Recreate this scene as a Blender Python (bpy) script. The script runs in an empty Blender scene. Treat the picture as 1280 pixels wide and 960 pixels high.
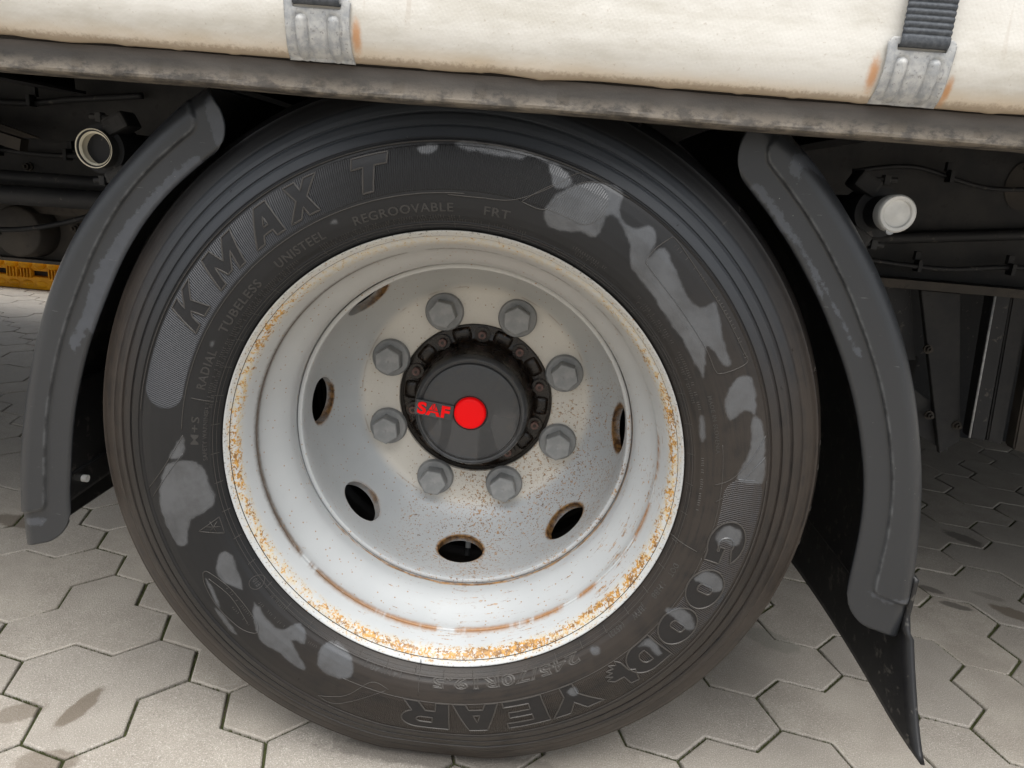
import bpy, bmesh, math, random
import numpy as np
from mathutils import Vector, Matrix
random.seed(7); RNG = np.random.RandomState(7)
S = bpy.context.scene
PI = math.pi
# ------------------------------------------------------------------ camera
cam_d = bpy.data.cameras.new('camera'); cam = bpy.data.objects.new('camera', cam_d)
S.collection.objects.link(cam); S.camera = cam
cam_d.sensor_width = 36; cam_d.lens = 915.70/1280*36
cam_d.clip_start = 0.02; cam_d.clip_end = 2000
YAW, PITCH, ROLL = -0.036276, -0.264325, 0.083159
CP = Vector((0.08987, -0.76647, 0.7295))
cy, sy = math.cos(YAW), math.sin(YAW)
fw = Vector((sy*math.cos(PITCH), cy*math.cos(PITCH), math.sin(PITCH)))
r0 = Vector((cy, -sy, 0)); u0 = r0.cross(fw)
rt = math.cos(ROLL)*r0 + math.sin(ROLL)*u0; up = -math.sin(ROLL)*r0 + math.cos(ROLL)*u0
cam.matrix_world = Matrix(((rt.x, up.x, -fw.x, CP.x), (rt.y, up.y, -fw.y, CP.y), (rt.z, up.z, -fw.z, CP.z), (0, 0, 0, 1)))
# ------------------------------------------------------------------ world, sun
SUN_EL, SUN_AZ = math.radians(78), math.radians(186)     # azimuth: direction the light comes from, clockwise from +Y
W = bpy.data.worlds.new('World'); S.world = W; W.use_nodes = True
wn = W.node_tree.nodes; wl = W.node_tree.links
sky = wn.new('ShaderNodeTexSky'); sky.sky_type = 'NISHITA'; sky.sun_disc = False
sky.sun_elevation = SUN_EL; sky.sun_rotation = SUN_AZ; sky.air_density = 1.0; sky.dust_density = 4.0; sky.ozone_density = 1.0
hs = wn.new('ShaderNodeHueSaturation'); hs.inputs['Saturation'].default_value = 0.22
bg = wn['Background']; bg.inputs['Strength'].default_value = 0.07
wl.new(sky.outputs[0], hs.inputs['Color']); wt = wn.new('ShaderNodeMix'); wt.data_type = 'RGBA'; wt.blend_type = 'MULTIPLY'; wt.inputs[0].default_value = 1.0; wt.inputs[7].default_value = (1.0, 1.0, .985, 1)
wl.new(hs.outputs[0], wt.inputs[6]); wl.new(wt.outputs[2], bg.inputs['Color'])
sd = bpy.data.lights.new('sun', 'SUN'); sd.energy = 1.5; sd.angle = math.radians(80); sd.color = (1.0, 0.98, 0.95)
sun = bpy.data.objects.new('sun', sd); S.collection.objects.link(sun)
ldir = Vector((math.sin(SUN_AZ)*math.cos(SUN_EL), math.cos(SUN_AZ)*math.cos(SUN_EL), math.sin(SUN_EL)))
sun.rotation_euler = (-ldir).to_track_quat('-Z', 'Y').to_euler(); sun.location = (0, -3, 6)
S.view_settings.view_transform = 'Standard'; S.view_settings.look = 'None'
S.view_settings.gamma = 1.0; S.view_settings.exposure = 1.97
S.render.engine = 'CYCLES'
HW = 0.42            # wheel centre height
# ------------------------------------------------------------------ helpers
def link(o, parent=None):
    S.collection.objects.link(o)
    if parent is not None: o.parent = parent
    return o
def mesh(name, V, F, mats, parent=None, smooth=True, loc=None, fm=None, sharp=None):
    m = bpy.data.meshes.new(name); m.from_pydata([tuple(map(float, v)) for v in V], [], [tuple(map(int, f)) for f in F])
    if not isinstance(mats, (list, tuple)): mats = [mats]
    for x in mats: m.materials.append(x)
    if fm is not None: m.polygons.foreach_set('material_index', np.array(fm, dtype=np.int32))
    m.polygons.foreach_set('use_smooth', np.full(len(m.polygons), smooth))
    m.update()
    if smooth and sharp: m.set_sharp_from_angle(angle=math.radians(sharp))
    o = bpy.data.objects.new(name, m); link(o, parent)
    if loc is not None: o.location = loc
    return o
def from_bm(name, bm, mat, parent=None, smooth=False, loc=None, sharp=35):
    m = bpy.data.meshes.new(name); bmesh.ops.recalc_face_normals(bm, faces=bm.faces); bm.to_mesh(m); bm.free()
    mats = mat if isinstance(mat, (list, tuple)) else [mat]
    for x in mats: m.materials.append(x)
    m.polygons.foreach_set('use_smooth', np.full(len(m.polygons), smooth))
    if smooth: m.set_sharp_from_angle(angle=math.radians(sharp))
    o = bpy.data.objects.new(name, m); link(o, parent)
    if loc is not None: o.location = loc
    return o
def thing(name, label, cat, loc=(0, 0, 0), group=None):
    o = bpy.data.objects.new(name, None); o.empty_display_size = 0.05; link(o); o.location = loc
    o['label'] = label; o['category'] = cat
    if group: o['group'] = group
    return o
def box(bm, c, s, rot=None, bev=0.0):
    r = bmesh.ops.create_cube(bm, size=1.0); vs = r['verts']
    bmesh.ops.scale(bm, vec=s, verts=vs)
    if bev > 0:
        es = list({e for v in vs for e in v.link_edges})
        rr = bmesh.ops.bevel(bm, geom=es, offset=bev, segments=2, affect='EDGES', profile=0.6)
        vs = list({v for f in rr['faces'] for v in f.verts} | {v for v in vs if v.is_valid})
    if rot is not None: bmesh.ops.rotate(bm, cent=(0, 0, 0), matrix=rot, verts=vs)
    bmesh.ops.translate(bm, vec=c, verts=vs)
    return vs
def cyl(bm, p0, p1, r, n=24, r2=None, caps=True):
    p0, p1 = Vector(p0), Vector(p1); d = p1-p0
    q = d.to_track_quat('Z', 'Y').to_matrix().to_4x4(); M = Matrix.Translation((p0+p1)/2) @ q
    rr = bmesh.ops.create_cone(bm, cap_ends=caps, segments=n, radius1=r, radius2=r if r2 is None else r2, depth=d.length, matrix=M)
    return rr['verts']
def tube(path, r, n=6, closed=False):
    """vertices and faces of a tube along a polyline"""
    P = [Vector(p) for p in path]; m = len(P); V = []; F = []
    for i, p in enumerate(P):
        a = P[(i-1) % m] if (closed or i > 0) else p; b = P[(i+1) % m] if (closed or i < m-1) else p
        t = (b-a).normalized(); ref = Vector((0, 1, 0)) if abs(t.y) < .9 else Vector((0, 0, 1))
        u = t.cross(ref).normalized(); v = t.cross(u)
        for k in range(n):
            an = 2*PI*k/n; V.append(p + r*(math.cos(an)*u + math.sin(an)*v))
    for i in range(m if closed else m-1):
        j = (i+1) % m
        for k in range(n): F.append((i*n+k, i*n+(k+1) % n, j*n+(k+1) % n, j*n+k))
    if not closed:
        F.append(tuple(range(n))[::-1]); F.append(tuple((m-1)*n+k for k in range(n)))
    return V, F
def smooth_path(pts, n=6, closed=False):
    pts = [Vector(p) for p in pts]; m = len(pts); out = []
    rng = range(m if closed else m-1)
    for i in rng:
        p0 = pts[(i-1) % m] if closed or i > 0 else pts[i]; p1 = pts[i]; p2 = pts[(i+1) % m]
        p3 = pts[(i+2) % m] if closed or i+2 < m else p2
        for k in range(n):
            t = k/n
            out.append(0.5*((2*p1) + (p2-p0)*t + (2*p0-5*p1+4*p2-p3)*t*t + (3*p1-p0-3*p2+p3)*t**3))
    if not closed: out.append(pts[-1])
    return out
def revolve(prof, n=256, closed=False, t0=0.0, t1=2*PI):
    """prof: list of (y, r) -> rings about the Y axis"""
    full = abs(t1-t0-2*PI) < 1e-6; na = n if full else n+1; V = []; F = []
    for y, r in prof:
        for k in range(na):
            a = t0+(t1-t0)*k/n; V.append((r*math.cos(a), y, r*math.sin(a)))
    m = len(prof)
    for i in range(m if closed else m-1):
        j = (i+1) % m
        for k in range(n):
            k2 = (k+1) % na; F.append((i*na+k, i*na+k2, j*na+k2, j*na+k))
    return V, F
def dense(prof, step):
    out = [prof[0]]
    for a, b in zip(prof, prof[1:]):
        d = math.hypot(b[0]-a[0], b[1]-a[1]); k = max(1, int(math.ceil(d/step)))
        for i in range(1, k+1): out.append((a[0]+(b[0]-a[0])*i/k, a[1]+(b[1]-a[1])*i/k))
    return out
# ------------------------------------------------------------------ material helper
class M:
    def __init__(s, name, rough=0.5, metal=0.0, spec=0.5, color=(.5, .5, .5)):
        s.m = bpy.data.materials.new(name); s.m.use_nodes = True; s.n = s.m.node_tree.nodes; s.l = s.m.node_tree.links
        s.b = s.n['Principled BSDF']; s.set('Roughness', rough); s.set('Metallic', metal); s.set('Specular IOR Level', spec)
        s.b.inputs['Base Color'].default_value = (*color, 1); s._obj = None
    def put(s, sock, v):
        if hasattr(v, 'is_output'): s.l.new(v, sock)
        elif isinstance(v, (tuple, list)) and sock.type == 'RGBA': sock.default_value = (*v[:3], 1)
        else: sock.default_value = v
    def set(s, name, v): s.put(s.b.inputs[name], v)
    def obj(s):
        if s._obj is None: s._obj = s.n.new('ShaderNodeTexCoord').outputs['Object']
        return s._obj
    def pos(s): return s.n.new('ShaderNodeNewGeometry').outputs['Position']
    def sep(s, v):
        n = s.n.new('ShaderNodeSeparateXYZ'); s.put(n.inputs[0], v); return n.outputs
    def comb(s, x, y, z):
        n = s.n.new('ShaderNodeCombineXYZ')
        for i, v in enumerate((x, y, z)): s.put(n.inputs[i], v)
        return n.outputs[0]
    def math(s, op, a, b=0.0, c=0.0, clamp=False):
        n = s.n.new('ShaderNodeMath'); n.operation = op; n.use_clamp = clamp
        s.put(n.inputs[0], a); s.put(n.inputs[1], b); s.put(n.inputs[2], c); return n.outputs[0]
    def mul(s, a, b): return s.math('MULTIPLY', a, b)
    def add(s, a, b): return s.math('ADD', a, b)
    def vscale(s, v, xyz):
        n = s.n.new('ShaderNodeVectorMath'); n.operation = 'MULTIPLY'; s.put(n.inputs[0], v); s.put(n.inputs[1], xyz); return n.outputs[0]
    def noise(s, v, scale, detail=4, rough=.55, dist=0.0):
        n = s.n.new('ShaderNodeTexNoise'); s.put(n.inputs['Vector'], v); s.put(n.inputs['Scale'], scale)
        n.inputs['Detail'].default_value = detail; n.inputs['Roughness'].default_value = rough; n.inputs['Distortion'].default_value = dist
        return n.outputs[0]
    def voro(s, v, scale, feat='F1', out=0):
        n = s.n.new('ShaderNodeTexVoronoi'); n.feature = feat; s.put(n.inputs['Vector'], v); s.put(n.inputs['Scale'], scale); return n.outputs[out]
    def rmp(s, v, a, b, c=0.0, d=1.0, smooth=True):
        n = s.n.new('ShaderNodeMapRange'); n.interpolation_type = 'SMOOTHSTEP' if smooth else 'LINEAR'
        for i, q in enumerate((v, a, b, c, d)): s.put(n.inputs[i], q)
        return n.outputs[0]
    def mix(s, f, a, b):
        n = s.n.new('ShaderNodeMix'); n.data_type = 'RGBA'; s.put(n.inputs[0], f); s.put(n.inputs[6], a); s.put(n.inputs[7], b); return n.outputs[2]
    def mixf(s, f, a, b):
        n = s.n.new('ShaderNodeMix'); n.data_type = 'FLOAT'; s.put(n.inputs[0], f); s.put(n.inputs[2], a); s.put(n.inputs[3], b); return n.outputs[0]
    def attr(s, name):
        n = s.n.new('ShaderNodeAttribute'); n.attribute_name = name; return n.outputs['Fac']
    def bump(s, h, dist=0.001, strength=1.0, normal=None):
        n = s.n.new('ShaderNodeBump'); s.put(n.inputs['Height'], h); n.inputs['Distance'].default_value = dist; n.inputs['Strength'].default_value = strength
        if normal is not None: s.put(n.inputs['Normal'], normal)
        s.l.new(n.outputs[0], s.b.inputs['Normal']); return n.outputs[0]
    def polar(s):
        """r, unit x, unit z, y of the object's own coordinates (axis Y)"""
        x, y, z = s.sep(s.obj())
        r = s.math('SQRT', s.add(s.mul(x, x), s.mul(z, z)))
        return r, s.math('DIVIDE', x, r), s.math('DIVIDE', z, r), y
    def band(s, v, c, w):
        """1 at c fading to 0 at distance w"""
        return s.rmp(s.math('ABSOLUTE', s.math('SUBTRACT', v, c)), 0.0, w, 1.0, 0.0)

# ---- rubber -----------------------------------------------------------------
def rubber(name, hatch=False, band=False, tint=None):
    k = M(name, rough=.5, spec=.28); r, ux, uz, y = k.polar(); o = k.obj()
    fine = k.noise(o, 900, 3); mid = k.noise(o, 45, 5, .6); big = k.noise(o, 9, 3)
    film_sheen = k.attr('film_sheen')
    f = k.rmp(k.add(film_sheen, k.mul(k.math('SUBTRACT', k.noise(o, 90, 5, .6), .5), .007)), -.0014, .0024)
    streak = k.noise(k.comb(k.mul(ux, 3), k.mul(uz, 3), k.mul(r, 260)), 1.0, 4, .7)
    # brown road film: tread side of the wheel, heavier low down and to both sides
    low = k.rmp(uz, .55, -.75); right = k.rmp(k.add(ux, k.mul(uz, -1.0)), -.35, .9)
    zone = k.rmp(r, .335, .40)
    grime = k.mul(k.math('MAXIMUM', k.mul(zone, k.math('MAXIMUM', low, k.rmp(uz, .8, .2))), k.mul(right, .75)), k.rmp(k.add(k.mul(mid, .5), k.mul(streak, .6)), .30, .62))
    base = k.mix(big, (.007, .0072, .008), (.013, .0132, .014))
    if hatch: base = k.mix(k.mul(k.rmp(k.math('ABSOLUTE', ux), .25, .85), k.rmp(uz, -.75, -.35)), base, (.034, .036, .041))
    base = k.mix(k.mul(grime, .9), base, (.034, .027, .022))
    if tint: base = k.mix(.8, base, tint)
    pale = k.mul(k.rmp(k.noise(k.comb(k.mul(ux, 60), k.mul(uz, 60), k.mul(r, 25)), 1.0, 4, .7), .66, .78), zone)
    base = k.mix(k.mul(pale, .35), base, (.11, .10, .085))
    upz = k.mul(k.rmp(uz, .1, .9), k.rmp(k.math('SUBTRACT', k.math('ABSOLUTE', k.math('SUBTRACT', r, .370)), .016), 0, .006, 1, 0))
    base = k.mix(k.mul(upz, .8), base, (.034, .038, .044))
    base = k.mix(k.mul(f, k.rmp(k.noise(o, 28, 5, .65), .25, .65, .55, 1.0)), base, (.066, .069, .074))  # sky reflection on the wet patches painted as paler grey
    k.set('Base Color', base)
    k.set('Roughness', k.mixf(f, k.mixf(mid, .34, .50), .24)); k.set('Specular IOR Level', k.mixf(f, .26, .5))
    h = k.add(k.mul(fine, .25), k.mul(mid, .35)); h = k.add(h, k.mul(k.math('MULTIPLY', streak, zone), .35))
    d = .0006
    if hatch:
        ang = k.math('ARCTAN2', uz, ux)
        w = k.math('SINE', k.add(k.mul(ang, 900.0), k.mul(r, 900.0 if band else 300.0)))
        h = k.add(h, k.mul(w, k.mixf(f, .62, .25))); d = .0007
    k.bump(h, d, .8)
    return k.m
MAT_TYRE = rubber('tyre_rubber'); MAT_HATCH = rubber('tyre_rubber_hatched', True); MAT_LETTER = rubber('tyre_rubber_letter', tint=(.011, .011, .012)); MAT_TEXT = rubber('tyre_rubber_text', tint=(.040, .038, .036)); MAT_RIDGE = rubber('tyre_rubber_ridge', tint=(.052, .048, .044))  # ridge and text tints carry painted highlights of the moulded edges
# ---- white rim paint with rust ------------------------------------------------
def rim_paint(name, disc):
    k = M(name, rough=.38, spec=.5); r, ux, uz, y = k.polar(); o = k.obj()
    bigp = k.comb(k.mul(ux, 3.2), k.mul(uz, 3.2), k.mul(y, 10))
    big = k.noise(bigp, 1.0, 3)
    speck = k.noise(o, 420, 2, .6); speck2 = k.noise(o, 190, 4, .7)
    streak = k.noise(k.comb(k.mul(ux, 9), k.mul(uz, 9), k.mul(y, 420)), 1.0, 5, .7)
    lowr = k.rmp(k.add(k.mul(ux, .75), k.mul(uz, -1.0)), -.35, 1.0)      # towards the lower right
    base = k.mix(big, (.33, .345, .355), (.43, .445, .45))
    base = k.mix(k.mul(k.rmp(uz, -.1, .9), .45), base, (.43, .40, .345))     # dusty film on the upper half
    amt = k.add(k.mul(lowr, .10), k.mul(k.math('SUBTRACT', big, .5), .18))
    def rust_layer(base, mask, c1=(.36, .18, .040), c2=(.12, .058, .022)):
        return k.mix(mask, base, k.mix(k.rmp(k.noise(o, 130, 4, .7), .38, .62), c2, c1))
    if not disc:
        edge = k.band(k.add(y, k.mul(k.math('SUBTRACT', big, .5), .006)), .0095, .0125)
        side = k.math('MAXIMUM', lowr, k.mul(k.rmp(k.math('ABSOLUTE', ux), .45, 1.0), .85))
        ampl = k.mixf(side, .10, .92)
        patch = k.rmp(k.noise(k.comb(k.mul(ux, 6), k.mul(uz, 6), k.mul(y, 60)), 1.0, 3), .36, .60)
        m = k.rmp(k.add(k.mul(k.mul(edge, k.mul(ampl, k.mixf(patch, .45, 1.15))), .165), k.add(k.mul(speck2, .5), k.mul(speck, .5))), .600, .655)
        base = k.mix(k.mul(k.mul(edge, k.rmp(speck2, .38, .62)), k.mixf(side, .45, .90)), base, (.44, .33, .15))
        base = rust_layer(base, k.mul(m, k.rmp(edge, .0, .25)), (.42, .215, .035), (.15, .07, .02))
        # rusty dark seam of the bead hump
        brk = k.noise(k.comb(k.mul(ux, 5), k.mul(uz, 5), .3), 1.0, 4, .65)
        sm = k.mul(k.band(k.add(y, k.mul(k.math('SUBTRACT', speck2, .5), .006)), .0425, .0100), k.rmp(k.add(brk, k.mul(k.rmp(ux, .2, -.7), .10)), .42, .52))
        sm = k.mul(sm, k.rmp(streak, .26, .42))
        base = k.mix(k.mul(sm, .95), base, k.mix(lowr, (.055, .036, .022), (.26, .12, .035)))
        e2 = k.band(y, .115, .008)
        m2 = k.mul(k.rmp(k.add(k.add(k.mul(e2, .20), k.mul(streak, .8)), k.mul(amt, 1.4)), .62, .72), e2)
        base = rust_layer(base, m2)
        gen = k.rmp(k.add(k.add(k.mul(streak, .62), k.mul(speck2, .30)), k.mul(amt, 1.0)), .625, .665)
        base = rust_layer(base, k.mul(gen, k.mul(k.rmp(k.noise(o, 16, 3), .38, .54), .9)))
        tip = k.mul(k.rmp(y, .0045, .0015), k.rmp(speck, .60, .66)); base = k.mix(k.mul(tip, .8), base, (.10, .09, .08))
    else:
        ang = k.math('ARCTAN2', uz, ux)
        fold = k.math('SUBTRACT', k.math('FRACT', k.add(k.math('DIVIDE', ang, PI/4), .5)), .5)
        du = k.mul(k.mul(fold, PI/4), .2080); dv = k.math('SUBTRACT', y, .1980)
        dh = k.math('SQRT', k.add(k.math('POWER', k.math('DIVIDE', du, .0335), 2.0), k.math('POWER', k.math('DIVIDE', dv, .0295), 2.0)))
        hole = k.rmp(k.add(dh, k.mul(speck2, .16)), 1.22, 1.08, 0, 1)
        base = rust_layer(base, k.mul(hole, k.rmp(k.add(big, k.mul(lowr, .2)), .38, .58)), (.26, .14, .05), (.07, .035, .018))
        eh = k.mul(k.rmp(k.add(r, k.mul(speck2, .010)), .1310, .1165), 1.0)
        eh = k.mul(eh, k.rmp(speck, .38, .50)); base = rust_layer(base, eh, (.42, .24, .07), (.12, .06, .025))
        ed = k.rmp(r, .1145, .1125); base = k.mix(ed, base, (.07, .035, .018))
        # chafed dark smudges between the bolts
        arcn = k.noise(k.comb(k.mul(ux, 34), k.mul(uz, 34), k.mul(r, 700)), 1.0, 4, .75)
        rub = k.mul(k.rmp(k.math('ABSOLUTE', k.math('SUBTRACT', r, .1490)), .010, .016, 1, 0), k.rmp(k.math('ABSOLUTE', fold), .33, .22))
        rub = k.mul(rub, k.rmp(k.add(k.mul(arcn, .6), k.mul(k.noise(o, 330, 4, .75), .4)), .500, .555)); rub = k.mul(rub, k.rmp(k.noise(o, 22, 2), .36, .52))
        base = k.mix(k.mul(rub, .9), base, k.mix(k.rmp(ux, .2, .7), (.11, .10, .095), (.30, .19, .09)))
        ring = k.mul(k.band(r, .1675, .0016), k.rmp(k.noise(k.comb(k.mul(ux, 4), k.mul(uz, 4), 0.7), 1.0, 4), .50, .60)); base = k.mix(k.mul(ring, .85), base, (.14, .08, .04))
        base = k.mix(k.mul(k.rmp(r, .176, .160), .9), base, (.58, .545, .48))  # stronger light on the bolt face painted in as a paler tone
        gen = k.rmp(k.add(k.add(k.mul(speck, .45), k.mul(speck2, .45)), k.mul(amt, .9)), .580, .62)
        base = rust_layer(base, k.mul(gen, .85))
    dots = k.rmp(k.voro(o, 120), .150, .105, 0, 1); dots = k.mul(dots, k.rmp(k.noise(o, 24, 2), .36, .50))
    base = k.mix(k.mul(dots, .8), base, k.mix(speck2, (.10, .055, .03), (.42, .24, .09)))
    k.set('Base Color', base)
    k.set('Roughness', k.mixf(speck2, .30, .50))
    k.bump(k.add(k.mul(speck2, .5), k.mul(big, .8)), .0004, .5)
    return k.m
MAT_RIM = rim_paint('rim_paint_rusty', False); MAT_DISC = rim_paint('disc_paint_rusty', True)
def simple(name, c1, c2, scale, rough=(.4, .6), metal=0.0, bump=0.0, detail=4, speck=None, spec=.35):
    k = M(name, metal=metal, spec=spec); o = k.obj(); n = k.noise(o, scale, detail, .6)
    c = k.mix(k.rmp(n, .3, .7), c1, c2)
    if speck: c = k.mix(k.mul(k.rmp(k.noise(o, speck[1], 3, .7), speck[2], speck[2]+.06), speck[3]), c, speck[0])
    k.set('Base Color', c); k.set('Roughness', k.mixf(n, rough[0], rough[1]))
    if bump: k.bump(k.add(n, k.mul(k.noise(o, scale*6, 2), .4)), bump, .6)
    return k.m
MAT_BOLT = simple('grey_bolt_paint', (.20, .205, .205), (.27, .27, .265), 60, (.38, .55), bump=.0003, speck=((.22, .22, .22), 500, .62, .5))
MAT_HUB = simple('greasy_black_iron', (.008, .006, .005), (.022, .015, .010), 80, (.14, .42), bump=.0008, speck=((.06, .03, .015), 120, .60, .7))
MAT_SCREW = simple('rusty_screw', (.10, .055, .045), (.17, .10, .085), 300, (.5, .7), bump=.0003)
MAT_IRON = simple('black_underbody', (.006, .0065, .008), (.015, .015, .016), 12, (.5, .8), bump=.001, speck=((.09, .08, .07), 60, .62, .5))
MAT_IRON2 = simple('dusty_dark_steel', (.012, .012, .013), (.028, .027, .026), 18, (.6, .85), bump=.0015, speck=((.015, .014, .014), 70, .60, .8))
MAT_BROWN = simple('rust_brown_steel', (.022, .019, .016), (.058, .048, .038), 9, (.6, .85), bump=.001, speck=((.02, .017, .015), 40, .58, .6))
MAT_RED = M('red_plastic', rough=.45, spec=.15, color=(.86, .002, .004)).m
MAT_PLUG = simple('white_plug_plastic', (.50, .50, .48), (.62, .62, .60), 40, (.4, .5))
MAT_CREAM = simple('cream_tube_inside', (.55, .50, .38), (.70, .66, .54), 30, (.5, .6))
MAT_YEL = simple('yellow_plastic', (.62, .27, .004), (.78, .38, .008), 14, (.4, .6), speck=((.10, .06, .01), 50, .63, .7))
MAT_FLAP = simple('black_flap_rubber', (.009, .009, .010), (.016, .016, .016), 10, (.30, .50), bump=.0006, speck=((.07, .065, .058), 60, .58, .7))
def cap_mat():
    k = M('black_cap_plastic'); r, ux, uz, y = k.polar(); o = k.obj()
    w = k.noise(k.vscale(o, (26, 10, 14)), 1.0, 3, .5, .6)
    wet = k.mul(k.rmp(w, .47, .52), k.rmp(uz, .45, -.15))
    c = k.mix(k.noise(o, 200, 3), (.022, .023, .025), (.034, .035, .037)); c = k.mix(k.mul(wet, .6), c, (.060, .061, .064))
    dst = k.mul(k.rmp(k.noise(o, 90, 5, .7), .50, .70), k.rmp(r, .030, .075)); c = k.mix(k.mul(dst, .5), c, (.075, .062, .050)); k.set('Base Color', c); k.set('Roughness', k.mixf(wet, k.mixf(dst, .40, .7), .26)); k.bump(k.noise(o, 600, 2), .0002, .4); return k.m
MAT_CAP = cap_mat()
def guard_mat():
    k = M('dark_grey_guard_plastic', spec=.42); o = k.obj(); f = k.attr('film_sheen')
    n = k.noise(o, 120, 4, .65); big = k.noise(o, 6, 3)
    m = k.rmp(k.add(f, k.mul(k.math('SUBTRACT', k.noise(o, 130, 5, .75), .5), .018)), -.0010, .0018)
    c = k.mix(big, (.014, .0155, .018), (.021, .0225, .025)); c = k.mix(k.mul(m, k.mixf(n, .35, .80)), c, (.060, .066, .078))  # wet sheen of the patches put into the colour as pale blue-grey
    x, y, z = k.sep(o)
    scr = k.rmp(k.noise(k.vscale(o, (30, 30, 260)), 1.0, 4, .7), .66, .72); c = k.mix(k.mul(scr, .30), c, (.20, .20, .20))
    ed = k.mul(k.attr('edge'), k.rmp(k.noise(o, 45, 4, .7), .36, .60)); c = k.mix(k.mul(ed, .6), c, (.085, .09, .095))
    sp = k.rmp(k.voro(o, 95), .055, .03, 0, 1); sp = k.mul(sp, k.rmp(k.noise(o, 17, 2), .5, .6)); c = k.mix(k.mul(sp, .5), c, (.30, .29, .27))
    k.set('Base Color', c); k.set('Roughness', k.mixf(m, k.mixf(n, .26, .38), .34)); k.bump(k.add(k.mul(n, .4), k.noise(o, 1500, 2)), .00025, .5)
    return k.m
MAT_GUARD = guard_mat()
def rail_mat():
    k = M('weathered_aluminium'); o = k.obj(); x, y, z = k.sep(o)
    n = k.noise(k.vscale(o, (1, 1, 1.6)), 38, 6, .72); n2 = k.noise(k.vscale(o, (6, 30, 30)), 1.0, 4, .6); fine = k.noise(o, 420, 3, .7)
    c = k.mix(k.rmp(n2, .35, .65), (.024, .021, .018), (.052, .045, .038))
    lo = k.rmp(k.add(z, k.mul(k.math('SUBTRACT', n, .5), .028)), .8145, .8035)
    c = k.mix(k.mul(lo, k.rmp(n, .38, .62)), c, (.15, .128, .102))
    c = k.mix(k.rmp(z, .815, .823), c, (.050, .040, .032))
    c = k.mix(k.mul(k.rmp(fine, .6, .7), .5), c, (.05, .04, .03))
    k.set('Base Color', c); k.set('Roughness', k.mixf(n, .5, .75)); k.set('Metallic', .15)
    k.bump(k.add(n, k.mul(fine, .5)), .0006, .7); return k.m
MAT_RAIL = rail_mat()
def curtain_mat():
    k = M('cream_tarpaulin', rough=.42); o = k.obj(); x, y, z = k.sep(o)
    n = k.noise(k.vscale(o, (7, 7, 22)), 1.0, 5, .65); fine = k.noise(o, 240, 4, .7); st = k.noise(k.vscale(o, (55, 20, 5)), 1.0, 3, .6)
    c = k.mix(k.rmp(n, .35, .65), (.43, .41, .365), (.55, .535, .50))
    low = k.rmp(k.add(z, k.mul(k.math('SUBTRACT', n, .5), .02)), .846, .826)
    c = k.mix(k.mul(low, .62), c, (.55, .43, .29))
    edge = k.rmp(k.add(z, k.mul(k.math('SUBTRACT', fine, .5), .010)), .8325, .8275); c = k.mix(k.mul(edge, .7), c, (.20, .15, .10))  # shading of the hem put into the colour, darkest at its edge
    c = k.mix(k.mul(k.rmp(fine, .62, .70), .35), c, (.28, .22, .16))
    c = k.mix(k.mul(k.mul(k.rmp(st, .64, .72), k.rmp(z, .845, .88)), .35), c, (.36, .30, .24))
    for (bx, bz, w, hgt) in ((-.0990, .845, .0055, .018), (.3545, .847, .0060, .018), (.4205, .838, .0045, .014)):
        d = k.math('SQRT', k.add(k.math('POWER', k.math('DIVIDE', k.math('SUBTRACT', x, bx), w), 2.0), k.math('POWER', k.math('DIVIDE', k.math('SUBTRACT', z, bz), hgt), 2.0)))
        c = k.mix(k.mul(k.rmp(k.add(d, k.mul(fine, .7)), 1.5, .55, 0, 1), .85), c, (.42, .19, .06))
    k.set('Base Color', c)
    wv = k.add(k.math('SINE', k.mul(k.add(x, k.mul(z, .6)), 1600.0)), k.math('SINE', k.mul(k.math('SUBTRACT', z, k.mul(x, .6)), 1700.0)))
    k.bump(k.add(k.mul(wv, .035), k.add(k.mul(fine, .5), k.mul(n, 2.0))), .0006, .55); return k.m
MAT_CURT = curtain_mat()
MAT_GALV = simple('galvanised_buckle', (.26, .27, .28), (.42, .42, .41), 120, (.45, .65), metal=.15, bump=.0005, speck=((.16, .15, .15), 260, .60, .6))
MAT_WEB = simple('grey_webbing', (.040, .046, .055), (.075, .082, .092), 300, (.6, .8), bump=.0004)
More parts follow.
